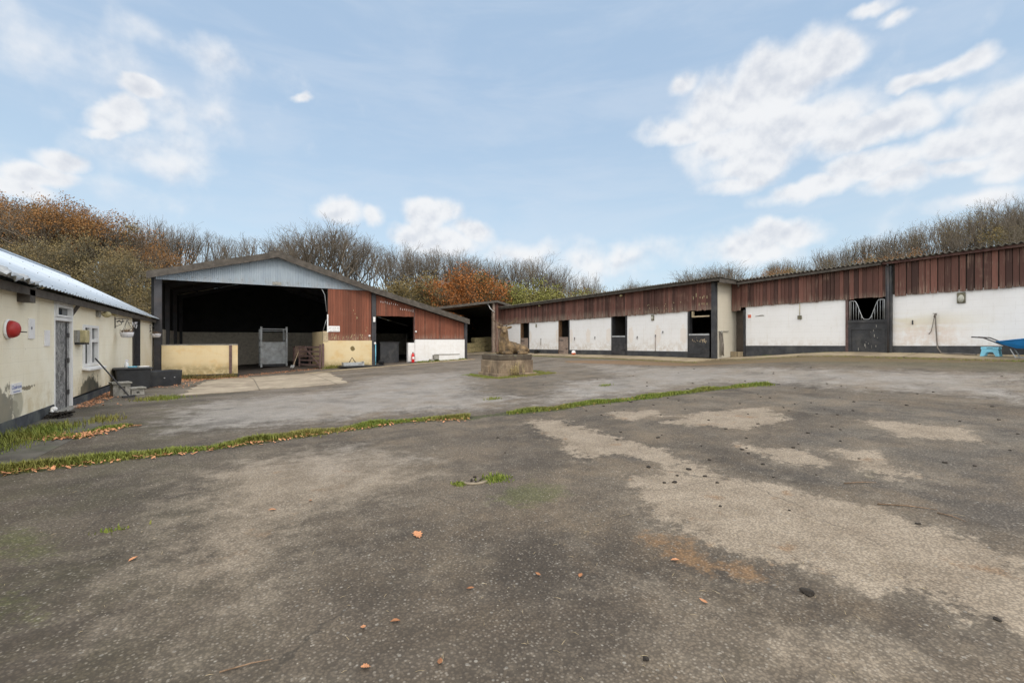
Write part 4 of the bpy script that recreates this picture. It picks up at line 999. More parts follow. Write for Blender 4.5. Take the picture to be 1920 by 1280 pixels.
# foot bath tray and rubber mats in front of the cream wall
t = thing('metal_tray', 'galvanised metal tray with a raised handle on the dark mats', 'tray', (5.35, 25.3, .1))
mb = MB(); z0 = gz(5.35, 25.3) + .10
mb.box(4.95, 5.95, 24.95, 25.35, z0, z0 + .02); mb.box(4.95, 5.95, 24.92, 24.95, z0, z0 + .13); mb.box(4.95, 5.95, 25.35, 25.38, z0, z0 + .17)
mb.box(4.92, 4.95, 24.92, 25.38, z0, z0 + .18); mb.box(5.95, 5.98, 24.92, 25.38, z0, z0 + .22); mb.build('tray', MAT['galv'], t)
MB().tube([(5.3, 25.36, z0 + .16), (5.45, 25.4, z0 + .42), (5.62, 25.36, z0 + .16)], .025, 8).build('handle', MAT['fascia'], t)
mb = MB()
for k, (a, b, c_, d, h) in enumerate([(4.75, 6.9, 24.75, 25.75, .03), (4.9, 7.1, 24.6, 25.65, .055), (4.8, 6.3, 24.8, 25.7, .08)]):
    z0 = gz(5.8, 25.2); mb.box(a, b, c_, d, z0 + h - .025 + .012, z0 + h + .012)
tag(mb.build('rubber_mat', MAT['blackpl']), 'stack of flat black rubber mats in front of the cream barn wall', 'mats')
# cattle crush
cx, cy = 2.15, 31.2; zf = gz(cx, cy) + .03
t = thing('livestock_crate', 'tall galvanised livestock crate with a solid panelled front standing in the barn', 'livestock crate', (cx, cy, zf))
for sx in (-.68, .68):
    for sy, hh in ((-.0, 2.42), (1.9, 2.3)):
        MB().box(cx + sx - .05, cx + sx + .05, cy + sy - .05, cy + sy + .05, zf, zf + hh).build('upright', MAT['galv'], t)
mb = MB(); mb.box(cx - .62, cx + .62, cy - .03, cy + .0, zf + .18, zf + 1.45); mb.build('front_panel', MAT['galv'], t)
mb = MB()
for a, b in ((.85, 1.4), (.45, .82), (.24, .36)):
    mb.box(cx - .45, cx + .45, cy - .05, cy - .03, zf + a, zf + a + .03); mb.box(cx - .45, cx + .45, cy - .05, cy - .03, zf + b - .03, zf + b)
    for s_ in (-.45, .42): mb.box(cx + s_, cx + s_ + .03, cy - .05, cy - .03, zf + a + .03, zf + b - .03)
mb.box(cx - .64, cx + .64, cy - .06, cy - .03, zf + 1.45, zf + 1.5); mb.build('panel_ribs', MAT['galv'], t)
mb = MB()
for sx in (-.68, .68):
    for h in (.4, .8, 1.2, 1.6): mb.beam((cx + sx, cy, zf + h), (cx + sx, cy + 1.9, zf + h), .04, .06)
mb.beam((cx - .68, cy, zf + 2.28), (cx + .68, cy, zf + 2.28), .04, .05); mb.beam((cx - .68, cy + 1.9, zf + 2.2), (cx + .68, cy + 1.9, zf + 2.2), .04, .05)
mb.build('side_rails', MAT['galv'], t)
mb = MB().box(cx - .68, cx + .68, cy, cy + 1.9, zf + .04, zf + .14); mb.build('floor_plate', MAT['post'], t)
# wooden gate
t = thing('field_gate', 'five-barred timber gate standing open by the end of the cream wall', 'gate', (3.9, 26.2, 0))
g0, g1 = Vector((3.95, 25.95, gz(3.9, 26) + .02)), Vector((3.25, 28.6, gz(3.3, 28.6) + .02)); up = Vector((0, 0, 1))
mb = MB()
for h in (.18, .42, .66, .90, 1.14): mb.beam(g0 + up * h, g1 + up * h, .03, .085)
mb.each('bar', MAT['gatewood'], t)
MB().beam(g0 + up * .05, g0 + up * 1.28, .09, .09, upv=(1, 0, 0)).build('hanging_stile', MAT['gatewood'], t)
MB().beam(g1 + up * .05, g1 + up * 1.22, .08, .08, upv=(1, 0, 0)).build('closing_stile', MAT['gatewood'], t)
MB().beam(g0 + up * .16 + Vector((-.03, -.03, 0)), g0.lerp(g1, .72) + up * 1.12 + Vector((-.03, -.03, 0)), .03, .08).build('diagonal_brace', MAT['gatewood'], t)
tag(MB().box(4.02, 4.12, BY - .35, BY - .22, -.05, 1.3).build('gate_post', MAT['gatewood'], bevel=.01), 'short dark timber gate post at the corner of the cream wall', 'post')
# dark feed sacks and a leaning shovel behind the gate
t = thing('shovel', 'pale-handled shovel leaning behind the timber gate in the barn', 'shovel', (2.9, 27.5, 0))
MB().tube([(2.78, 27.6, gz(2.8, 27.6) + .05), (3.35, 28.9, 1.15)], .016, 6).build('handle', MAT['paleply'], t)
mb = MB(); mb.hexa([(2.66, 27.42, .0), (2.84, 27.36, .0), (2.9, 27.6, .1), (2.72, 27.66, .1), (2.66, 27.42, .012), (2.84, 27.36, .012), (2.9, 27.6, .13), (2.72, 27.66, .13)]); mb.build('blade', MAT['galv'], t)
t = thing('round_feeder', 'round black rubber feed drum inside the barn between the crate and the gate', 'drum', (3.6, 32, 0))
MB().lathe((3.75, 31.5, gz(3.7, 31.5)), [(.5, 0), (.52, .05), (.52, 1.05), (.48, 1.1), (.45, 1.05), (.43, .1), (.02, .08)], 26).build('drum', MAT['blackpl'], t)
t = thing('saddle_rack', 'dark timber rack draped with brown sacking behind the gate', 'rack', (3.6, 29.6, 0))
mb = MB()
for x in (3.1, 3.95):
    for y in (29.6, 30.1): mb.beam((x, y, gz(x, y)), (x, y, 1.1), .06, .06, upv=(1, 0, 0))
mb.box(3.05, 4.0, 29.57, 29.63, 1.04, 1.12); mb.box(3.05, 4.0, 30.07, 30.13, 1.04, 1.12); mb.build('frame', MAT['gatewood'], t)
mb = MB(); vs, fs = [], []
for i in range(9):
    for j, (yy, zz) in enumerate([(29.5, .45), (29.53, .8), (29.56, 1.14), (29.85, 1.12), (30.16, 1.14), (30.18, .7)]):
        vs.append((3.12 + i * .08, yy + .02 * math.sin(i * 1.7 + j), zz + .02 * math.sin(i * 2.3 + j * 1.1)))
for i in range(8):
    for j in range(5): fs.append((i * 6 + j, (i + 1) * 6 + j, (i + 1) * 6 + j + 1, i * 6 + j + 1))
mb.add(vs, fs, smooth=True); o = mb.build('sacking', simple('brown_sacking', (.16, .11, .085), .95, .3, 9), t)
so = o.modifiers.new('thick', 'SOLIDIFY'); so.thickness = .01

# ------------------------------------------------------------------ stable block (four stables)
AX = 17.9
sa = thing('stable_block', 'long low stable range with white walls, maroon boards and four stable doors', 'stables', (AX, 20, .6))
def lerp_(a, b, t): return a + (b - a) * t
def A_eave(y): return lerp_(4.10, 3.94, (y - 12.4) / 18.2)
def A_bb(y): return lerp_(2.83, 2.68, (y - 12.4) / 18.2)
def A_pl(y): return lerp_(.98, .80, (y - 12.4) / 18.2)
def A_base(y): return lerp_(.66, .44, (y - 12.4) / 18.2)
PAN = [(13.86, 17.67), (18.84, 22.55), (23.65, 27.1), (28.2, 30.75)]
DOORS = [(12.62, 13.86), (17.67, 18.84), (22.55, 23.65), (27.1, 28.2)]
for i, (a, b) in enumerate(PAN):
    MB().boxy(AX, AX + .2, a, b, (A_pl(a), A_bb(a) + .05), (A_pl(b), A_bb(b) + .05)).build('wall_panel', MAT['white'], sa)
    MB().boxy(AX - .015, AX + .2, a + .003, b - .003, (A_base(a) - .3, A_pl(a)), (A_base(b) - .3, A_pl(b))).build('plinth', MAT['plinth'], sa)
# cladding boards facing -x
def boards_x(mb, xf, y0, y1, lo, hi, w, gap=.008, jit=.03):
    y = y0
    while y < y1 - .02:
        ww = min(w * random.uniform(.75, 1.2), y1 - y); a, b = y, y + ww - gap * random.uniform(.5, 1.6)
        xo = random.uniform(-.008, .008); dz = random.uniform(-jit, jit * .3)
        mb.hexa([(xf + xo, a, lo(a) + dz), (xf + .022 + xo, a, lo(a) + dz), (xf + .022 + xo, b, lo(b) + dz), (xf + xo, b, lo(b) + dz),
                 (xf + xo, a, hi(a)), (xf + .022 + xo, a, hi(a)), (xf + .022 + xo, b, hi(b)), (xf + xo, b, hi(b))])
        y += ww
random.seed(21)
mb = MB(); boards_x(mb, AX - .07, 12.62, 30.8, A_bb, lambda y: A_eave(y) - .02, .135); mb.build('board_cladding', MAT['stable_boards'], sa)
mb = MB().boxy(AX - .02, AX + .1, 12.7, 30.75, (A_bb(12.7) + .06, A_eave(12.7) - .03), (A_bb(30.75) + .06, A_eave(30.75) - .03)); mb.build('backing', MAT['dark'], sa)
mb = MB()
for yy in (15.75, 20.6, 25.4): mb.boxy(AX - .1, AX - .072, yy, yy + .11, (A_bb(yy) - .02, A_eave(yy) - .03), (A_bb(yy) - .02, A_eave(yy) - .03))
mb.each('cover_batten', MAT['stable_boards'], sa)
# roof: corrugated, falling to the back
mb = MB()
y0, y1 = 11.95, 31.0
dn = Vector((0, y1 - y0, A_eave(y1) - A_eave(y0)))
mb.sheet((17.42, y1, A_eave(y1) + .06), -dn, (1, 0, -.05), dn.length, 6.6, .15, .028, .02, 0, seg=6)
mb.build('roof', MAT['grey_edge'], sa)
MB().boxy(17.52, 17.57, 12.05, 31.0, (A_eave(12.05) - .10, A_eave(12.05) + .02), (A_eave(31) - .10, A_eave(31) + .02)).build('gutter_board', MAT['fascia'], sa)
MB().boxy(17.57, AX - .03, 12.05, 31.0, (A_eave(12.05) - .0, A_eave(12.05) + .02), (A_eave(31) - .0, A_eave(31) + .02)).box(17.55, 19.2, 12.0, 12.04, 3.92, 4.10).box(17.57, 18.9, 12.05, 12.45, 4.04, 4.07).build('soffit', MAT['fascia'], sa)
# corner post, end wall, back and partitions
MB().box(AX - .06, AX + .12, 12.44, 12.62, .4, 4.0).build('corner_post', MAT['plinth'], sa)
MB().box(AX + .12, 24.0, 12.42, 12.60, .3, 4.0).build('end_wall', MAT['pale_cream'], sa)
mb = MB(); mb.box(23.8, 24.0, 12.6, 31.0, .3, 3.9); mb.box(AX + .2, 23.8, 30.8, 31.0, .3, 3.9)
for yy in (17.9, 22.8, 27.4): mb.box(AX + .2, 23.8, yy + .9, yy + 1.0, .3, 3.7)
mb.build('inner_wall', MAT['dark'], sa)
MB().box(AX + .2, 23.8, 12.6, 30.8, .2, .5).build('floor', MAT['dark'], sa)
mb = MB()
for i, (a, b) in enumerate(DOORS):
    if i: mb.boxy(AX - .03, AX + .18, a, a + .1, (A_base(a), A_bb(a)), (A_base(a), A_bb(a)))
    m2 = MB().boxy(AX - .035, AX + .18, b - .1, b, (A_base(b), A_bb(b)), (A_base(b), A_bb(b))); m2.build('jamb', MAT['black'] if i < 2 else MAT['brownwood'], sa)
mb.each('jamb', MAT['black'], sa)
for i, (a, b) in enumerate(DOORS):
    dark = i < 2; mt = MAT['black'] if dark else MAT['pinkwood']
    zt = lerp_(1.76, 1.61, (a - 12.6) / 15); zb = A_base(a) + .05
    lab = ['black lower door with worn pale patches at the corner of the block', 'plain black lower door, second from the corner', 'bare brown lower door, third from the corner', 'bare brown lower door nearest the stag'][i]
    mb = MB(); y = a + .1
    if dark: mb.box(AX - .05, AX - .01, a + .1, b - .1, zb, zt)
    else:
        k = 0
        while y < b - .11:
            ww = min(.14, b - .1 - y); mb.box(AX - .05, AX - .01, y, y + ww - .006, zb, zt); y += ww
    d_ = mb.build('stable_door', mt, sa, label=lab)
    mb = MB(); mb.box(AX - .07, AX - .051, a + .1, b - .1, zt - .06, zt + .015); 
    mb.build('top_rail', MAT['galv'] if dark else mt, d_)
    mb = MB()
    for z in (zt - .22, zb + .16): mb.box(AX - .068, AX - .052, a + .55, b - .1, z, z + .05)
    mb.box(AX - .09, AX - .052, a + .12, a + .3, zb + .35, zb + .39)
    mb.each('hinge', MAT['post'], d_)
    if i == 0:
        m3 = MB()
        for q in range(26):
            yy = random.gauss(13.0, .06) if q < 12 else random.uniform(12.9, 13.6); zz = random.gauss(1.46, .05)
            m3.ell((AX - .0525, yy, zz), (.003, random.uniform(.01, .04), random.uniform(.01, .035)), n=6, m=4)
        m3.build('worn_patches', MAT['paleply'], d_)
MB().box(AX - .02, AX + .06, 12.75, 13.65, 2.52, 2.58).box(AX - .02, AX + .06, 13.55, 13.65, 2.58, 2.80).build('grille_rail', MAT['paleply'], sa)
mb = MB()
random.seed(8)
for y, z in [(12.95, 3.45), (13.02, 3.4), (13.15, 3.42), (13.35, 3.5), (13.5, 3.4), (12.8, 3.4), (12.95, 3.12), (13.05, 3.14), (12.8, 3.12), (13.2, 3.1)]:
    mb.box(AX - .082, AX - .078, y, y + .025, z - .08, z + .09 * random.random())
for q in range(16):
    y = random.uniform(14, 17); z = 2.95 + random.uniform(-.1, .3); mb.box(AX - .082, AX - .078, y, y + .02, z, z + .05)
mb.each('paint_stroke', MAT['creambox'], sa)
# fixtures on the block
def bulkhead(x, y, z, lab, s=1.0):
    t = thing('bulkhead_lamp', lab, 'lamp', (x, y, z), 'bulkhead lamps on the stables')
    MB().box(x - .045, x, y - .085 * s, y + .085 * s, z - .14 * s, z + .14 * s).build('base', MAT['lampbody'], t, bevel=.012)
    MB().ell((x - .05, y, z - .02 * s), (.06 * s, .068 * s, .105 * s)).build('globe', MAT['lampglass'], t)
bulkhead(AX, 15.93, 2.60, 'olive bulkhead lamp on the white wall just left of the corner stable door')
bulkhead(AX, 26.2, 2.48, 'dark bulkhead lamp on the white wall panel right of the stag', .8)
bulkhead(AX, 24.9, 2.48, 'small second dark lamp beside the one on the panel right of the stag', .01) if False else None
for y, z, l in ((17.95, 3.86, 'small white floodlight under the eave above the second black stable door'), (25.6, 3.80, 'tiny pale floodlight under the eave on the far stretch of maroon boards')):
    t = thing('floodlight', l, 'lamp', (AX - .1, y, z), 'floodlights under the stable eave')
    MB().ell((AX - .17, y, z), (.07, .09, .06)).build('head', MAT['creambox'], t); MB().box(AX - .12, AX - .078, y - .05, y + .05, z - .03, z + .05).build('bracket', MAT['post'], t)
def ring_(x, y, z, lab, drop=.28):
    t = thing('tie_ring', lab, 'tie ring', (x, y, z), 'iron tie rings on the white walls')
    pts = [(x - .03, y + .035 * math.cos(a), z - .05 + .035 * math.sin(a)) for a in np.linspace(0, 6.283, 13)]
    MB().tube(pts, .007, 6, cap=False).box(x - .03, x, y - .02, y + .02, z - .03, z + .03).build('ring', MAT['post'], t)
    if drop: MB().tube([(x - .03, y, z - .08), (x - .025, y + .01, z - .08 - drop * .5), (x - .03, y - .01, z - .08 - drop)], .011, 6).build('tail', MAT['brownwood'], t)
ring_(AX, 15.75, 1.72, 'iron tie ring with a long hanging strap below the lamp left of the corner door', .7)
ring_(AX, 16.95, 1.66, 'iron tie ring left of the long hanging strap on the white wall', .06)
ring_(AX, 20.2, 1.66, 'iron tie ring with a rust run on the panel between the black and brown doors', .06)
ring_(AX, 22.05, 1.62, 'iron tie ring near the brown door third from the corner', .08)
ring_(AX, 25.65, 1.55, 'iron tie ring with a strap on the panel right of the stag', .35)
ring_(AX, 15.3, 1.9, 'iron tie ring higher up, close to the corner door', 0)
t = thing('water_bucket', 'black rubber bucket on the concrete against the white wall behind the stag', 'bucket', (AX - .25, 25.9, .55))
MB().lathe((AX - .25, 25.9, .56), [(.12, 0), (.165, .27), (.172, .29), (.158, .28), (.115, .02), (.01, .015)], 18).build('bucket', MAT['blackpl'], t)
t = thing('play_ball', 'white ball with orange underside on the concrete by the white wall', 'ball', (AX - .45, 21.6, .6))
MB().ell((AX - .45, 21.6, .74), (.13, .13, .13), n=16, m=10).build('ball', MAT['pvc'], t)
MB().lathe((AX - .45, 21.6, .74), [(.02, -.136), (.09, -.105), (.125, -.055), (.133, -.02)], 16).build('orange_band', MAT['orange'], t)
# lead ropes hung on the corner
t = thing('lead_ropes', 'bunch of dark lead ropes hanging on the cream end wall by the corner post', 'ropes', (18.15, 12.35, 1.2))
MB().beam((18.06, 12.40, 1.86), (18.72, 12.38, 1.88), .03, .03).tube([(18.12, 12.3, 1.9), (18.12, 12.3, 1.72)], .03, 6).build('hook_rail', MAT['concrete_blk'], t)
mb = MB()
for k in range(10):
    x0 = 18.08 + .02 * k; 
    mb.tube([(x0, 12.36, 1.84), (x0 + .03 * math.sin(k), 12.33, 1.4), (x0 + .05 * math.sin(k * 2.0), 12.31, 1.1 + .03 * k), (x0 + .07 * math.sin(k * 1.3), 12.3, .80 + .04 * (k % 3))], .013, 6)
mb.build('ropes', MAT['greypipe'], t)

# ------------------------------------------------------------------ second stable range, nearer, on the right
BX = 19.0
sb = thing('stable_range', 'nearer stable range on the right with tall maroon boards and a swan-neck grille door', 'stables', (BX, 6, 1.0))
def lb(a, b, y): return lerp_(a, b, (y - 3.5) / 8.2)
def B_eave(y): return lb(4.16, 4.02, y)
def B_bb(y): return lb(3.0, 2.93, y)
def B_pl(y): return lb(1.33, 1.25, y)
def B_base(y): return lb(1.02, .88, y)
for a, b in ((-1.5, 6.58), (7.95, 11.75)):
    MB().boxy(BX, BX + .2, a, b, (B_pl(a), B_bb(a) + .05), (B_pl(b), B_bb(b) + .05)).build('wall_panel', MAT['white'], sb)
    MB().boxy(BX - .015, BX + .2, a + .003, b - .003, (B_base(a) - .4, B_pl(a)), (B_base(b) - .4, B_pl(b))).build('plinth', MAT['plinth'], sb)
random.seed(31)
mb = MB(); boards_x(mb, BX - .06, 6.72, 11.95, B_bb, lambda y: B_eave(y) - .02, .15, .014); mb.build('board_cladding', MAT['stable_boards'], sb)
mb = MB(); boards_x(mb, BX - .06, -1.5, 6.52, B_bb, lambda y: B_eave(y) - .02, .165, .022, .02); mb.build('board_cladding', MAT['stable_boards'], sb, label='wide gappy maroon boards at the near end')
mb = MB(); boards_x(mb, BX - .045, 11.96, 12.4, lambda y: 2.78, lambda y: B_eave(y) - .02, .16, .01); mb.build('board_cladding', MAT['stable_boards'], sb, label='maroon boards over the passage')
MB().boxy(BX - .02, BX + .1, -1.5, 12.4, (B_bb(-1.5) + .06, B_eave(-1.5) - .03), (B_bb(12.4) + .06, B_eave(12.4) - .03)).build('backing', MAT['dark'], sb)
mb = MB(); y0, y1 = -2.0, 12.0
dn = Vector((0, y1 - y0, B_eave(y1) - B_eave(y0)))
mb.sheet((18.68, y1, B_eave(y1) + .06), -dn, (1, 0, -.05), dn.length, 6.6, .15, .03, .02, 0, seg=8)
mb.build('roof', MAT['grey_edge'], sb)
MB().boxy(18.80, 18.86, -2, 11.9, (B_eave(-2) - .06, B_eave(-2) + .03), (B_eave(11.9) - .06, B_eave(11.9) + .03)).build('fascia', MAT['redfascia'], sb)
MB().boxy(18.72, 18.80, 6.8, 11.99, (B_eave(6.8) - .07, B_eave(6.8) + .015), (B_eave(11.99) - .12, B_eave(11.99) - .03)).tube([(18.76, 11.9, 3.93), (18.78, 11.95, 3.84), (18.85, 12.0, 3.78)], .035, 8).build('gutter', MAT['fascia'], sb)
MB().box(BX - .14, BX - .02, 6.56, 6.72, .8, 3.98).build('post', MAT['plinth'], sb)
MB().tube([(BX - .2, 6.64, 4.06), (BX - .17, 6.64, 3.95)], .03, 8).tube([(BX - .17, 6.64, 3.95), (BX - .17, 6.64, .95)], .035, 8).build('downpipe', MAT['post'], sb)
MB().box(BX - .04, BX + .16, 7.86, 7.95, .85, 2.97).build('jamb', MAT['gatewood'], sb)
MB().box(BX - .04, BX + .16, 11.75, 11.85, .8, 2.80).build('jamb', MAT['black'], sb)
mb = MB(); mb.box(24.8, 25.0, -2, 12.4, .5, 3.9); mb.box(BX + .2, 24.8, -2, -1.8, .5, 4.0); mb.box(BX + .2, 24.8, 5.4, 5.5, .5, 3.8); mb.box(BX + .2, 24.8, 9.6, 9.7, .5, 3.8)
mb.build('inner_wall', MAT['dark'], sb)
MB().box(BX + .2, 24.8, -1.8, 12.4, .4, .86).build('floor', MAT['dark'], sb)
# passage with door set back
MB().box(BX + .35, BX + .4, 11.85, 12.42, .9, 2.8).build('passage_door', simple('dim_brown_door', (.075, .058, .045), .7, .2, 4), sb)
MB().box(BX - .1, BX + .34, 11.86, 12.41, .7, .98).build('doorstep', MAT['apron'], sb)
# swan-neck grille door
gd = MB().box(BX - .06, BX - .01, 6.74, 7.85, .98, 2.18).build('stable_door', MAT['black'], sb, label='black stable door under the white swan-neck grille')
mb = MB(); mb.box(BX - .085, BX - .061, 6.74, 7.85, 2.10, 2.2); mb.box(BX - .08, BX - .061, 6.74, 7.85, 1.86, 1.93); mb.box(BX - .08, BX - .061, 6.75, 6.85, .98, 1.86); mb.box(BX - .08, BX - .061, 7.75, 7.84, .98, 1.86)
mb.build('door_rails', MAT['black'], gd)
mb = MB(); random.seed(5)
for q in range(15):
    y = random.choice([7.1, 7.4, 7.0, 7.25]) + random.gauss(0, .05); z = random.uniform(1.1, 1.95)
    mb.box(BX - .0625, BX - .0605, y, y + random.uniform(.006, .03), z, z + random.uniform(.02, .12))
mb.each('paint_chip', MAT['concrete_blk'], gd)
pts = []
for k in range(41):
    u = k / 40; y = 6.78 + 1.03 * u; d_ = abs(u - .5) * 2
    z = 2.22 + .66 * sm(.12, .72, d_)
    pts.append((BX - .05, y, z))
mb = MB(); mb.tube([(BX - .05, 6.78, 2.2)] + pts + [(BX - .05, 7.81, 2.2)], .014, 8)
for k in range(13):
    u = (k + .5) / 13; d_ = abs(u - .5) * 2; z = 2.22 + .66 * sm(.12, .72, d_)
    if z > 2.3: mb.tube([(BX - .05, 6.78 + 1.03 * u, 2.2), (BX - .05, 6.78 + 1.03 * u, z)], .008, 6)
mb.build('swan_neck_grille', MAT['galv'], gd)
# fixtures of the range
bulkhead(BX, 4.86, 2.78, 'large olive bulkhead lamp on the near white wall above the hose', 1.15)
t = thing('switch_box', 'small grey switch box with a conduit on the white wall left of the grille door', 'switch box', (BX, 9.53, 2.38))
MB().box(BX - .06, BX, 9.46, 9.6, 2.31, 2.45).build('box', MAT['lampbody'], t, bevel=.008)
MB().tube([(BX - .02, 9.53, 2.45), (BX - .02, 9.53, 2.95)], .01, 6).build('conduit', MAT['creambox'], t)
t = thing('fire_notice', 'small orange and white notice at the left edge of the white wall by the passage', 'notice', (BX, 11.6, 2.5))
MB().box(BX - .012, BX, 11.5, 11.66, 2.36, 2.66).build('panel', MAT['sign'], t)
MB().box(BX - .015, BX - .012, 11.51, 11.65, 2.44, 2.58).build('orange_field', MAT['orange'], t)
MB().box(BX - .017, BX - .015, 11.54, 11.62, 2.54, 2.56).box(BX - .017, BX - .015, 11.53, 11.63, 2.48, 2.50).each('lettering_line', MAT['ink'], t)
tag(MB().boxy(BX - .01, BX, 10.95, 11.32, (2.50, 2.535), (2.485, 2.515)).boxy(BX - .011, BX, 11.0, 11.15, (2.52, 2.55), (2.51, 2.54)).build('name_strip', MAT['concrete_blk']), 'narrow grey smudged name strip beside the orange notice', 'sign')
tag(MB().box(BX - .03, BX, 6.02, 6.05, 2.0, 2.14).build('hook', MAT['post']), 'small dark hook on the white wall between the downpipe and the hose', 'hook')
t = thing('hose', 'grey-brown hose hanging from a wall tap and trailing on the concrete', 'hose', (BX - .1, 5.45, 1.0))
MB().tube([(BX, 5.45, 2.3), (BX - .10, 5.45, 2.3), (BX - .10, 5.47, 2.22)], .022, 8).box(BX - .12, BX - .08, 5.40, 5.5, 2.32, 2.34).build('tap', MAT['greypipe'], t)
mb = MB(); mb.tube([(BX - .08, 5.45, 2.26), (BX - .05, 5.44, 1.9), (BX - .05, 5.42, 1.5), (BX - .06, 5.40, 1.25), (BX - .12, 5.3, 1.1), (BX - .22, 5.1, 1.075), (BX - .25, 4.85, 1.085), (BX - .3, 4.6, 1.08), (BX - .42, 4.7, 1.075), (BX - .5, 4.4, 1.075)], .018, 8)
mb.tube([(BX - .09, 5.47, 2.22), (BX - .04, 5.52, 2.0), (BX - .03, 5.56, 1.78), (BX - .03, 5.62, 1.68)], .010, 6); mb.build('pipe', MAT['greypipe'], t)
# step stool
sx, sy, sz = 18.42, 4.09, gz(18.42, 4.09) + .055
t = thing('step_stool', 'pale blue plastic folding step stool beside the blue wheelbarrow', 'step stool', (sx, sy, sz))
MB().box(sx - .13, sx + .13, sy - .185, sy + .185, sz + .19, sz + .26).build('tread', MAT['aqua'], t, bevel=.012)
for xx, nm in ((sx - .13, 'front_legs'), (sx + .11, 'back_legs')):
    mb = MB(); z0 = sz + .19
    P = [(-.20, 0), (-.12, 0), (-.06, .12), (.06, .12), (.12, 0), (.20, 0), (.165, .19), (-.165, .19)]
    mb.prism([(xx, sy + a, sz + b) for a, b in P], (.02, 0, 0)); mb.build(nm, MAT['aqua'], t)
MB().box(sx - .132, sx - .1305, sy - .06, sy + .06, sz + .218, sz + .235).build('handle_slot', MAT['post'], t)
# wheelbarrow
bx, gz_ = 18.15, gz(18.15, 3.5) + .05
t = thing('wheelbarrow', 'blue wheelbarrow with dark metal handles parked by the near white wall', 'wheelbarrow', (bx, 3.2, gz_))
tp = [(bx - .33, 3.86, 1.45), (bx + .33, 3.86, 1.45), (bx + .30, 2.75, 1.62), (bx - .30, 2.75, 1.62)]
bt = [(bx - .19, 3.60, 1.27), (bx + .19, 3.60, 1.27), (bx + .17, 3.05, 1.27), (bx - .17, 3.05, 1.27)]
mb = MB(); mb.add(bt + tp, [(0, 1, 2, 3), (0, 4, 5, 1), (1, 5, 6, 2), (2, 6, 7, 3), (3, 7, 4, 0)]); o = mb.build('tray', MAT['blue'], t)
so = o.modifiers.new('thick', 'SOLIDIFY'); so.thickness = .012
MB().tube(tp + [tp[0]], .014, 6).build('tray_rim', MAT['blue'], t)
for s_ in (-1, 1):
    MB().tube([(bx + s_ * .30, 4.36, 1.58), (bx + s_ * .30, 4.12, 1.56), (bx + s_ * .26, 3.75, 1.36), (bx + s_ * .2, 3.5, 1.25), (bx + s_ * .05, 2.45, gz_ + .2)], .017, 8).build('handle', MAT['post'], t)
    MB().tube([(bx + s_ * .2, 3.62, 1.26), (bx + s_ * .22, 3.52, gz_ + .02), (bx + s_ * .22, 3.36, gz_ + .015), (bx + s_ * .19, 3.22, 1.26)], .014, 8).build('leg', MAT['galv'], t)
wh = MB().lathe((bx, 2.42, gz_ + .2), [(.12, -.04), (.19, -.045), (.2, 0), (.19, .045), (.12, .04)], 24, axis='x').build('wheel', MAT['blackpl'], t)
MB().lathe((bx, 2.42, gz_ + .2), [(.03, -.05), (.118, -.03), (.118, .03), (.03, .05)], 18, axis='x').build('rim', MAT['galv'], wh)

# ------------------------------------------------------------------ open hay shed at the far corner
sh = thing('open_shed', 'dark open-fronted hay shed between the barn and the stables', 'shed', (15, 31.2, .5))
SY = 31.0
def sz_(x): return 3.72 + (x - 12.4) * (4.40 - 3.72) / 4.8 if x < 17.2 else 4.40 - (x - 17.2) * .235
mb = MB(); mb.boxx(11.9, 17.2, SY - .5, 41.2, (sz_(11.9) + .02, sz_(11.9) + .10), (sz_(17.2) + .02, sz_(17.2) + .10)); mb.boxx(17.2, 20.6, SY - .5, 41.2, (4.42, 4.50), (sz_(20.6) + .02, sz_(20.6) + .10)); mb.build('roof', MAT['grey_edge'], sh)
mb = MB(); mb.boxx(11.9, 17.2, SY - .56, SY - .51, (sz_(11.9) - .06, sz_(11.9) + .11), (sz_(17.2) - .06, sz_(17.2) + .11)); mb.boxx(17.2, 20.6, SY - .56, SY - .51, (sz_(17.2) - .06, sz_(17.2) + .11), (sz_(20.6) - .06, sz_(20.6) + .11)); mb.build('bargeboard', MAT['fascia'], sh)
mb = MB(); boards(mb, 17.18, 19.2, .6, lambda x: sz_(x) - .02, SY - .28, .14); mb.build('board_cladding', MAT['stable_boards'], sh)
MB().box(16.96, 17.14, SY - .3, SY - .1, .45, 4.3).build('post', MAT['pinkwood'], sh)
MB().tube([(16.5, SY - .3, 4.25), (16.75, SY - .32, 3.85), (17.1, SY - .34, 3.6)], .03, 8).build('gutter_pipe', MAT['pvc'], sh)
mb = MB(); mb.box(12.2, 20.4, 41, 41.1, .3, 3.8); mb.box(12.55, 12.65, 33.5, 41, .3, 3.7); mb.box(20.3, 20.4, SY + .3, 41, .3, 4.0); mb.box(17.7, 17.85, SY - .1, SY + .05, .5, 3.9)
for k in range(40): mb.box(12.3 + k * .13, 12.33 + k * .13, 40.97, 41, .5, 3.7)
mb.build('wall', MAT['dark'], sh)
mb = MB()
for yy in (32.5, 35.5, 38.5): mb.beam((12.5, yy, sz_(12.5) - .1), (17.2, yy, sz_(17.2) - .1), .1, .2)
for xx in (13.5, 14.8, 16.0): mb.box(xx, xx + .06, SY - .4, 41, sz_(xx) - .08, sz_(xx) + .02)
mb.build('rafters', MAT['brownwood'], sh)
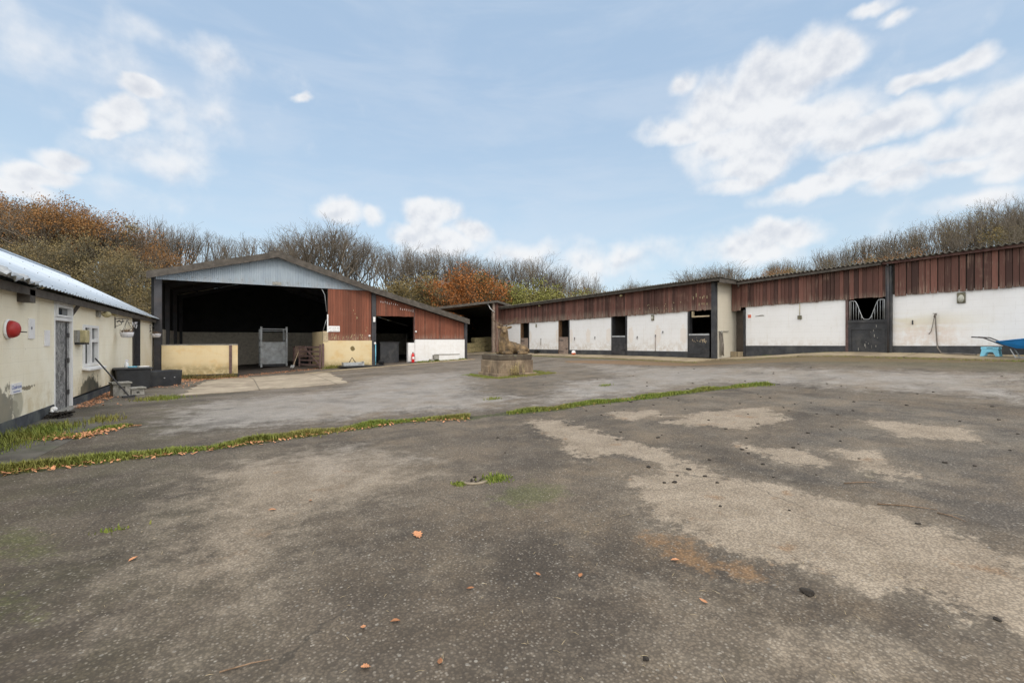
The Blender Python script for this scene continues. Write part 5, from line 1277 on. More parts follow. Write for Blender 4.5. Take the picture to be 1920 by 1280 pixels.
# bales
def bale_at(x, y, z, a, L=1.05, W=.52, H=.38):
    mb = MB(); nx_, ny_, nz_ = 9, 5, 4; random.seed(int(x * 100 + y * 10 + z * 7))
    bm = bmesh.new(); bmesh.ops.create_cube(bm, size=1); bmesh.ops.subdivide_edges(bm, edges=bm.edges, cuts=5, use_grid_fill=True)
    for v in bm.verts:
        n_ = mnoise.noise(v.co * 3.1 + Vector((x, y, z)) * 2); e = 1 - .10 * (abs(v.co.x * 2) ** 6) * (abs(v.co.z * 2) ** 6)
        v.co = Vector((v.co.x * L, v.co.y * W * e, v.co.z * H * e)) * (1 + .05 * n_)
        for sq in (-.22, .22):
            if abs(v.co.x / L - sq) < .1: v.co.z *= .96; v.co.y *= .97
    me = bpy.data.meshes.new('bale'); bm.to_mesh(me); bm.free(); me.materials.append(MAT['bale'])
    return me
LV = ['bottom', 'middle', 'top']
k = 0
for (x, y, a, nlev, desc) in [(16.0, 33.2, .1, 2, 'left-hand low stack'), (17.15, 33.5, .05, 3, 'tall left-of-post stack'), (18.35, 33.8, -.05, 3, 'tall stack nearest the shed post')]:
    for l in range(nlev):
        z = gz(x, y) + .05 + .19 + l * .385
        me = bale_at(x, y, z, a); o = bpy.data.objects.new('straw_bale', me); C.objects.link(o)
        o.location = (x + .03 * math.sin(l * 3), y, z); o.rotation_euler = (0, 0, a + .04 * l)
        lev = (['bottom', 'top'] if nlev == 2 else LV)[l]
        tag(o, lev + ' straw bale of the ' + desc + ' in the shed', 'bale', 'straw bales in the shed')
t = thing('pallet', 'pale wooden pallet lying on the shed floor left of the bales', 'pallet', (13.3, 32.2, .4))
mb = MB(); zp = gz(13.4, 32.2) + .06
for i in range(7): mb.box(12.95, 14.1, 31.8 + i * .17, 31.9 + i * .17, zp + .1, zp + .12)
for xx in (12.95, 13.5, 14.02): mb.box(xx, xx + .08, 31.8, 32.92, zp, zp + .1)
mb.build('pallet', MAT['paleply'], t)

# ------------------------------------------------------------------ stag on its plinth
zg = .17
t = thing('statue_plinth', 'rectangular stained stone plinth with moss at its foot in the middle of the yard', 'plinth', (8.95, 15.1, zg))
MB().box(8.12, 9.82, 14.32, 15.88, zg - .12, zg + .11).build('base_course', MAT['plinth_stone'], t, bevel=.02)
MB().box(8.20, 9.70, 14.42, 15.80, zg + .11, zg + .58).box(8.14, 8.199, 15.1, 15.6, zg + .11, zg + .36).build('body', MAT['plinth_stone'], t, bevel=.015)
MB().box(8.22, 9.66, 14.44, 15.78, zg + .60, zg + .78).box(8.24, 9.64, 14.46, 15.76, zg + .58, zg + .60).build('cap_slab', MAT['plinth_stone'], t, bevel=.02)
ZT = zg + .78
sg = thing('stag_statue', 'life-size carved stag lying with its head up on the stone plinth', 'statue', (8.95, 15.0, ZT))
def blob_cap(mb, p0, r0, p1, r1, sc=(1, 1)):
    p0, p1 = Vector(p0), Vector(p1); n = max(3, int((p1 - p0).length / .03)); pts = []; rr = []
    L = (p1 - p0).length; d = (p1 - p0).normalized()
    for k in range(6): a = math.pi / 2 * k / 6; pts.append(p0 - d * r0 * math.cos(a)); rr.append(max(.004, r0 * math.sin(a)))
    for k in range(n + 1): q = k / n; pts.append(p0.lerp(p1, q)); rr.append(lerp_(r0, r1, q))
    for k in range(1, 7): a = math.pi / 2 * k / 6; pts.append(p1 + d * r1 * math.sin(a)); rr.append(max(.004, r1 * math.cos(a)))
    mb.tube(pts, rr, 14, sc=sc)
mb = MB()
blob_cap(mb, (.26, 0, .25), .225, (-.05, 0, .22), .20); blob_cap(mb, (-.05, 0, .22), .20, (-.42, 0, .19), .195); blob_cap(mb, (-.42, 0, .19), .185, (-.66, 0, .12), .11)
blob_cap(mb, (.30, 0, .18), .225, (.34, 0, .42), .19); blob_cap(mb, (.22, 0, .36), .16, (-.12, 0, .33), .12)
blob_cap(mb, (.33, 0, .42), .185, (.34, -.01, .62), .155); blob_cap(mb, (.34, -.01, .62), .155, (.35, -.03, .84), .125)
blob_cap(mb, (.42, -.02, .5), .05, (.43, -.05, .74), .06)
H0 = Vector((.36, -.05, .93)); hd = Vector((.55, -.80, -.42)).normalized()
blob_cap(mb, H0, .115, H0 + hd * .12, .098); blob_cap(mb, H0 + hd * .1, .092, H0 + hd * .30, .058)
blob_cap(mb, H0 + hd * .05 + Vector((0, 0, -.07)), .05, H0 + hd * .24 + Vector((0, 0, -.03)), .03)
blob_cap(mb, H0 + Vector((0, 0, .03)), .075, H0 + hd * .06 + Vector((0, 0, .05)), .06)
sdv = hd.cross(Vector((0, 0, 1))).normalized()
for s_ in (-1, 1):
    e0 = H0 + sdv * s_ * .10 + Vector((0, 0, .04)); e1 = e0 + sdv * s_ * .16 + Vector((0, 0, .03)) - hd * .02
    for k in range(5):
        q = k / 4; mb.ell(e0.lerp(e1, q), [(.03, .03, .03), (.042, .042, .045), (.045, .045, .055), (.036, .036, .045), (.018, .018, .022)][k], n=8, m=6)
    mb.ell(H0 + hd * .10 + sdv * s_ * .086 + Vector((0, 0, .035)), (.022, .022, .02), n=8, m=6)
    mb.ell(H0 + hd * .07 + sdv * s_ * .05 + Vector((0, 0, .075)), (.035, .035, .02), n=8, m=6)
    # haunch and folded hind leg
    blob_cap(mb, (-.42, .13 * s_, .19), .15, (-.30, .21 * s_, .13), .11); blob_cap(mb, (-.30, .21 * s_, .13), .10, (-.08, .27 * s_, .075), .06)
    blob_cap(mb, (-.08, .28 * s_, .065), .055, (-.45, .30 * s_, .05), .042); blob_cap(mb, (-.45, .30 * s_, .045), .04, (-.12, .34 * s_, .03), .028)
    blob_cap(mb, (-.12, .34 * s_, .03), .03, (-.03, .345 * s_, .028), .034)
    # shoulder and folded fore leg
    blob_cap(mb, (.26, .13 * s_, .28), .12, (.18, .19 * s_, .12), .08); blob_cap(mb, (.18, .19 * s_, .09), .065, (.50, .17 * s_, .065), .05)
    blob_cap(mb, (.50, .17 * s_, .05), .046, (.24, .23 * s_, .035), .032); blob_cap(mb, (.24, .23 * s_, .03), .032, (.16, .24 * s_, .03), .034)
blob_cap(mb, (-.72, 0, .14), .035, (-.78, 0, .06), .02)
# chest mane tufts
for k in range(14):
    a = random.uniform(-.6, .6); z = random.uniform(.2, .6); r0 = .16 - .04 * (z - .2)
    blob_cap(mb, (.33 + r0 * math.cos(a), r0 * math.sin(a), z), .028, (.34 + r0 * math.cos(a), r0 * math.sin(a), z - .11), .012)
HYAW = math.atan2(-.10, -.995)
rm = Matrix.Rotation(HYAW, 4, 'Z')
def place(mb):
    base = Vector((9.12, 15.0, ZT)); mb.v = [tuple(rm @ Vector((p[0], -p[1], p[2])) + base) for p in mb.v]
    mb.f = [tuple(reversed(f)) for f in mb.f]; return mb
mb.v = [(x * 1.10, y * 1.05, z * 1.03) for x, y, z in mb.v]
o = place(mb).build('body', MAT['stag'], sg)
r_ = o.modifiers.new('remesh', 'REMESH'); r_.mode = 'VOXEL'; r_.voxel_size = .014; r_.use_smooth_shade = True
s_m = o.modifiers.new('smooth', 'SMOOTH'); s_m.factor = .5; s_m.iterations = 3
for s_ in (-1, 1):
    b0 = H0 + sdv * s_ * .045 + Vector((0, 0, .09))
    P = [b0, b0 + sdv * s_ * .13 + Vector((0, 0, .07)) - hd * .04, b0 + sdv * s_ * .27 + Vector((0, 0, .16)) - hd * .05, b0 + sdv * s_ * .34 + Vector((0, 0, .25)), b0 + sdv * s_ * .33 + Vector((0, 0, .32))]
    am = MB(); am.tube(P, [.016, .012, .010, .007, .003], 8)
    am.tube([b0, b0 + hd * .05 + sdv * s_ * .03 + Vector((0, 0, .05)), b0 + hd * .07 + sdv * s_ * .03 + Vector((0, 0, .10))], [.014, .010, .004], 6)
    am.tube([P[2], P[2] + sdv * s_ * .10 + Vector((0, 0, .04)), P[2] + sdv * s_ * .13 + Vector((0, 0, .09))], [.012, .009, .004], 6)
    am.tube([P[3], P[3] + sdv * s_ * .07 + Vector((0, 0, .09))], [.010, .004], 6); am.tube([P[1], P[1] + hd * .05 + Vector((0, 0, .06))], [.010, .004], 6)
    am.v = [(x * 1.10, y * 1.05, z * 1.03) for x, y, z in am.v]
    place(am).build('antler', MAT['stag'], sg)
MBg = MB()
random.seed(3)
for k in range(60):   # dead stalks in front of the plinth
    x = random.gauss(8.75, .16); y = 14.25 - abs(random.gauss(0, .06)); h = random.uniform(.12, .5)
    a = Vector((x, y, gz(x, y))); b_ = a + Vector((random.uniform(-.08, .08), random.uniform(-.06, .06), h))
    MBg.tube([a, a.lerp(b_, .5) + Vector((random.uniform(-.02, .02), 0, 0)), b_], [.006, .005, .002], 4)
    if k % 3 == 0: MBg.ell(b_, (.02, .02, .03), n=5, m=4)
tag(MBg.build('dead_stalks', MAT['drygrass']), 'dry brown seed stalks standing against the front of the stone plinth', 'weeds', kind='stuff')

# ------------------------------------------------------------------ grass and leaf litter
def blades(name, spots, mat, lab, hmin=.03, hmax=.10, wid=.006, cat='grass', lean=.6):
    V, Fc, Rn = [], [], []
    for (x, y, s) in spots:
        z = gz(x, y); h = random.uniform(hmin, hmax) * s; a = random.uniform(0, 6.283); w_ = wid * random.uniform(.6, 1.4)
        dx, dy = math.cos(a), math.sin(a); l = h * random.uniform(.1, lean); b = len(V); px, py = -dy * w_, dx * w_
        V += [(x - px, y - py, z), (x + px, y + py, z), (x + px * .7 + dx * l * .4, y + py * .7 + dy * l * .4, z + h * .6), (x - px * .7 + dx * l * .4, y - py * .7 + dy * l * .4, z + h * .6), (x + dx * l, y + dy * l, z + h * .95)]
        Fc += [(b, b + 1, b + 2, b + 3), (b + 3, b + 2, b + 4)]; Rn += [random.random()] * 5
    mb = MB(); mb.v = V; mb.f = Fc; mb.r = Rn; mb.m = [0] * len(Fc); mb.sm = [False] * len(Fc)
    return tag(mb.build(name, mat), lab, cat, kind='stuff')
def along(line, n, wid, bare=.35, seed=0):
    L = [math.dist(a, b) for a, b in zip(line, line[1:])]; T_ = sum(L); out = []
    while len(out) < n:
        q = random.uniform(0, T_); i = 0
        while i < len(L) - 1 and q > L[i]: q -= L[i]; i += 1
        a, b = Vector(line[i]), Vector(line[i + 1]); p = a.lerp(b, min(1, q / L[i])); nrm = Vector((-(b - a).y, (b - a).x)).normalized()
        g = mnoise.noise(Vector((p.x * 1.7 + seed, p.y * 1.7, 0))); g2 = mnoise.noise(Vector((p.x * .6 + seed, p.y * .6, 5)))
        o_ = random.gauss(0, wid * (.30 + .65 * max(0, g2 + .25 + .4 * g))) + .07 * g
        if random.random() < bare - .05 - g * 1.0: continue
        p = p + nrm * o_; s = .55 + .75 * max(0, g + .35) * random.uniform(.5, 1.3) * math.exp(-(o_ / (wid * .9)) ** 2)
        out.append((p.x, p.y, s))
    return out
random.seed(77)
blades('grass_strip', along(STRIP, 21000, .17), MAT['grass'], 'long strip of green grass growing along the joint across the yard, left part', .02, .105, lean=.9)
blades('grass_strip', along(STRIP2, 13000, .19, seed=4), MAT['grass'], 'green grass strip along the yard joint, right part beyond the gap', .02, .09, .008)
sp = along(TUFTS, 3600, .20, bare=.5, seed=9)
for (cx_, cy_, n, r, s) in [(-2.72, 9.9, 900, .18, 2.4), (-2.55, 10.6, 700, .16, 2.1), (-2.05, 11.3, 400, .14, 1.6), (-2.8, 9.1, 500, .2, 1.9)]:
    for k in range(n): sp.append((random.gauss(cx_, r), random.gauss(cy_, r * 1.4), s * random.uniform(.5, 1.2)))
blades('grass_verge', sp, MAT['grass'], 'tufty bright grass at the foot of the cream wall, lower left', .02, .075, .006, lean=.9)
def patch(cx_, cy_, n, rx, ry, s, lab, mat='grass', hmax=.09):
    blades('grass_tuft', [(random.gauss(cx_, rx), random.gauss(cy_, ry), s * random.uniform(.5, 1.2)) for _ in range(n)], MAT[mat], lab, .02, hmax, .006)
patch(-1.57, 14.59, 900, .22, .2, 1.3, 'green grass tuft on the asphalt left of the concrete ramp')
patch(-.81, 4.72, 40, .06, .03, .55, 'small lone grass sprig on the asphalt in the left foreground')
patch(2.42, 4.3, 420, .07, .06, .6, 'little green tuft growing beside the broken drain ring')
patch(2.0, 4.35, 90, .03, .04, .6, 'tiny weed at the left edge of the broken drain ring')
patch(5.3, 9.57, 160, .10, .08, .8, 'small grass tuft alone between the grass strip and the barn')
patch(8.67, 9.37, 160, .10, .06, .8, 'small grass tuft alone between the grass strip and the plinth')
sp = []
for k in range(5200):
    q = random.uniform(0, 1); side = random.random()
    if side < .5: x, y = random.uniform(7.8, 10.3), 14.15 - abs(random.gauss(0, .22))
    elif side < .8: x, y = 8.0 - abs(random.gauss(0, .2)), random.uniform(14, 16.2)
    else: x, y = 9.95 + abs(random.gauss(0, .25)), random.uniform(14, 15.5)
    sp.append((x, y, random.uniform(.4, 1.0)))
blades('moss_fringe', sp, MAT['grass'], 'low green moss and grass around the foot of the stone plinth', .015, .06, .008)
sp = [(random.uniform(9.2, 12.3), 25.95 - abs(random.gauss(0, .2)), random.uniform(.5, 1.3)) for _ in range(2600)] + [(random.gauss(4.5, .2), 25.75 - abs(random.gauss(0, .12)), random.uniform(1, 2.6)) for _ in range(700)]
blades('grass_fringe', sp, MAT['grass'], 'grass and weeds at the foot of the barn front walls', .03, .11, .009)
sp = [(18.96 - abs(random.gauss(0, .12)), random.choice([random.uniform(3, 11.7), random.gauss(8.6, .5), random.gauss(10.8, .1)]), random.uniform(.4, 1.3)) for _ in range(1500)] + [(17.85 + random.gauss(0, .12), random.uniform(1, 12.2), random.uniform(.3, .8)) for _ in range(2600)] + [(16.3 + random.gauss(0, .06), random.uniform(12.2, 30), random.uniform(.3, .7)) for _ in range(2600)]
blades('grass_fringe', sp, MAT['grass'], 'thin olive grass along the stable walls and the edge of the concrete', .03, .08, .008)
sp = [(random.uniform(-2.7, .2), 25.75 - abs(random.gauss(0, .18)), random.uniform(.6, 2.0)) for _ in range(2600)]
blades('weed_fringe', sp, MAT['olive'], 'dark green weeds along the foot of the low cream barn wall', .04, .16, .014)
# litter of leaves
OAK = [(0, -.5), (.07, -.3), (.2, -.33), (.17, -.15), (.33, -.08), (.22, .06), (.34, .22), (.16, .26), (.12, .42), (0, .5), (-.13, .4), (-.17, .25), (-.33, .2), (-.2, .05), (-.34, -.1), (-.16, -.16), (-.19, -.32), (-.06, -.3)]
def leaf_shape(mb, c, size, yaw, tilt, curl, pts=OAK):
    Rm = Matrix.Rotation(yaw, 3, 'Z') @ Matrix.Rotation(tilt, 3, 'X'); n = len(pts); vs = [Vector(c)]
    for (x, y) in pts:
        z = curl * ((x * 2) ** 2 + .5 * (y * 2) ** 2 * math.sin(yaw * 3)); vs.append(Vector(c) + Rm @ Vector((x * size, y * size, z * size)))
    return mb.add(vs, [(0, i + 1, (i + 1) % n + 1) for i in range(n)])
SIMPLE = [(0, -.5), (.2, -.2), (.22, .1), (0, .5), (-.2, .15), (-.2, -.2)]
random.seed(5)
mb = MB()
def litter(spots, smin=.03, smax=.08):
    for x, y in spots:
        s = random.uniform(smin, smax)
        leaf_shape(mb, (x, y, gz(x, y) + .012 + random.uniform(0, .02)), s, random.uniform(0, 6.28), random.uniform(-.5, .5), random.uniform(-.1, .25), SIMPLE)
litter([(x - .1, y - .12 - abs(random.gauss(0, .08))) for x, y, s in along(STRIP, 420, .16)], .03, .08)
litter([(x, y) for x, y, s in along(STRIP, 260, .16)], .03, .07)
litter([(x, y - .05) for x, y, s in along(STRIP2, 150, .16)], .03, .07)
litter([(x + .1, y - .1) for x, y, s in along(TUFTS, 520, .28)], .04, .09)
litter([(WX + .08 + abs(random.gauss(0, .22)), random.uniform(13.5, 18.5)) for _ in range(700)], .04, .09)
litter([(random.uniform(-2.9, .6), random.gauss(25.2, .35)) for _ in range(700)] + [(random.uniform(-2.5, -1.0), random.uniform(17.5, 25)) for _ in range(500)] + [(random.uniform(.3, 4), random.gauss(26.2, .4)) for _ in range(700)], .04, .09)
litter([(random.uniform(9.3, 12.8), random.gauss(25.5, .15)) for _ in range(180)], .04, .09)
tag(mb.build('leaf_litter', MAT['leafdry']), 'drifts of small dry orange-brown leaves along the grass strips and wall feet', 'leaves', kind='stuff')
# single leaves lying on the asphalt
def one_leaf(i, x, y, s, shape, mat, lab, grp=None):
    b = MB(); leaf_shape(b, (0, 0, 0), s, i * 1.3, .15, .18, shape); o = b.build('fallen_leaf', mat); o.location = (x, y, gz(x, y) + .014)
    so = o.modifiers.new('thick', 'SOLIDIFY'); so.thickness = .0012
    tag(o, lab, 'leaf', grp)
G1 = 'single fallen leaves in the foreground'
one_leaf(0, 1.21, 3.38, .115, OAK, MAT['leafdry'], 'large pale orange lobed oak leaf alone on the asphalt, the biggest leaf in the foreground', G1)
for i, (x, y, s, l) in enumerate([(.52, 2.14, .045, 'curled orange-brown leaf at the bottom edge, left of the upright leaf'), (.82, 1.99, .055, 'narrow orange leaf at the bottom edge, pointing away from the camera'), (2.55, 2.08, .06, 'orange leaf near the rusty patch in the lower middle right'),
    (1.88, 2.26, .045, 'small pinkish leaf beside a pale stalk, left of the rusty patch'), (2.29, 1.67, .05, 'thin curled leaf below the rusty patch'), (.74, 2.41, .055, 'faded flat leaf in the lower left middle'), (.58, 2.44, .04, 'tiny yellow-brown leaf in the lower left middle, left of the faded flat one'),
    (1.22, 2.49, .05, 'dark brown leaf below and right of the large oak leaf'), (-.58, 4.02, .06, 'lone pale leaf on the dark asphalt at far left'), (1.66, 2.41, .04, 'very small red-brown leaf in the lower centre'), (.3, 4.55, .07, 'long pale leaf on the tan patch, left'), (.62, 4.62, .06, 'long pale leaf on the tan patch, right')]):
    one_leaf(i + 1, x, y, s, SIMPLE if i % 3 else OAK, MAT['leafdry'] if i % 2 == 0 else MAT['leafbrown'], l, G1)
# clods of dark mud
bm = bmesh.new(); bmesh.ops.create_icosphere(bm, subdivisions=2, radius=1)
for v in bm.verts: v.co *= 1 + .45 * mnoise.noise(v.co * 1.6)
me = bpy.data.meshes.new('mud_clod'); bm.to_mesh(me); bm.free(); me.materials.append(MAT['mudclod'])
CL = [(2.88, 1.4), (1.66, 1.52), (5.5, 3.45), (5.4, 3.31), (4.81, 3.43), (5.18, 2.44), (4.04, 2.11), (3.66, 2.5), (4.55, 1.41), (6.12, 2.43), (6.61, 1.82), (6.69, 1.61), (3.76, 3.2), (3.43, .74), (5.61, 3.46), (4.05, 3.27), (4.32, 3.34), (9.0, 3.66), (10.02, 3.27), (9.11, 2.35), (11.61, 2.63), (11.76, 3.42), (10.31, 3.76), (9.3, 4.47), (8.33, 4.36), (7.57, 3.35), (4.18, 2.89), (4.77, 2.65), (5.85, 6.85)]
random.seed(12)
CL += [(random.uniform(6, 13), random.uniform(1.5, 7.5)) for _ in range(60)] + [(random.uniform(3, 6), random.uniform(2, 6.5)) for _ in range(14)] + [(random.uniform(9, 15), random.uniform(3, 14)) for _ in range(24)]
CL += [(8.9 + random.gauss(0, .7), 12.2 + random.gauss(0, .9)) for _ in range(4)]
for i, (x, y) in enumerate(CL):
    s = random.uniform(.009, .020) * (1.0 if y < 3 else 1.15); s = .032 if i == 0 else s
    o = bpy.data.objects.new('mud_clod', me); C.objects.link(o)
    o.location = (x, y, gz(x, y) + s * .2); o.scale = (s * random.uniform(1, 1.7), s, s * .6); o.rotation_euler = (0, 0, random.uniform(0, 6))
    tag(o, 'small dark clod of mud lying on the yard surface', 'mud clod', 'dark mud clods scattered over the yard')
# straw wisps and grit
mb = MB()
for k in range(300):
    if k % 2: x, y = random.uniform(-1.5, 6), random.uniform(.8, 6.5)
    else: x, y = random.uniform(.3, 4), random.uniform(.8, 3.0)
    a = random.uniform(0, 6.28); l = random.uniform(.01, .045) * (3 if k % 23 == 0 else 1); z = gz(x, y) + .006
    mb.tube([(x, y, z), (x + math.cos(a) * l * .5, y + math.sin(a) * l * .5, z + .004), (x + math.cos(a + .08) * l, y + math.sin(a + .08) * l, z + .001)], .0009, 3)
tag(mb.build('straw_wisps', MAT['straw']), 'bleached wisps of straw scattered over the foreground asphalt', 'straw', kind='stuff')
mb = MB()
for k in range(2600):
    x, y = random.uniform(-2, 8), random.uniform(.6, 7.5); s = random.uniform(.002, .006) * (1 + y * .08)
    z = gz(x, y); a = random.uniform(0, 6)
    P = [(x + s * math.cos(a + q), y + s * .8 * math.sin(a + q), z - .001) for q in (0, 1.6, 3.1, 4.7)] + [(x, y, z + s * .8)]
    mb.add(P, [(0, 1, 4), (1, 2, 4), (2, 3, 4), (3, 0, 4)])
tag(mb.build('loose_grit', simple('pale_grit', (.22, .20, .17), .9, .4, 40)), 'loose pale grit and chippings over the foreground asphalt', 'grit', kind='stuff')
for i, (a, b, l, w_) in enumerate([((5.1, 2.15), (5.35, 1.98), 'dark wet twig on the upper edge of the big tan patch', .008), ((4.75, 1.75), (4.98, 1.42), 'longer broken stick on the upper edge of the big tan patch at right', .009), ((4.9, 1.40), (4.86, 1.22), 'short broken stick right of the longer one', .008), ((-.05, 2.45), (.16, 2.42), 'thin dark twig in the bottom left corner', .006)]):
    b_ = MB(); m_ = ((a[0] + b[0]) / 2 + .02, (a[1] + b[1]) / 2); b_.tube([(a[0], a[1], gz(*a) + .008), (m_[0], m_[1], gz(*m_) + .012), (b[0], b[1], gz(*b) + .008)], [w_ * .6, w_ * .5, w_ * .25], 6)
    tag(b_.build('twig', MAT['deadplant']), l, 'twig')
# broken drain ring
t = thing('drain_ring', 'broken pale concrete drain ring sunk in the asphalt foreground', 'drain', (2.2, 4.36, 0))
pts = [(2.2 + .14 * math.cos(a), 4.38 + .12 * math.sin(a), .008 + gz(2.2, 4.38)) for a in np.linspace(R(150), R(320), 14)]
MB().tube(pts, [.006] + [.016] * 12 + [.006], 8, sc=(1, .9)).build('rim', MAT['slab'], t)
mb = MB(); random.seed(2)
for k in range(16):
    x, y = 2.2 + random.gauss(0, .06), 4.4 + random.gauss(0, .05); mb.ell((x, y, gz(x, y) + .006), (random.uniform(.006, .02), random.uniform(.006, .016), .01), n=6, m=4)
mb.build('rubble', MAT['mudclod'], t)

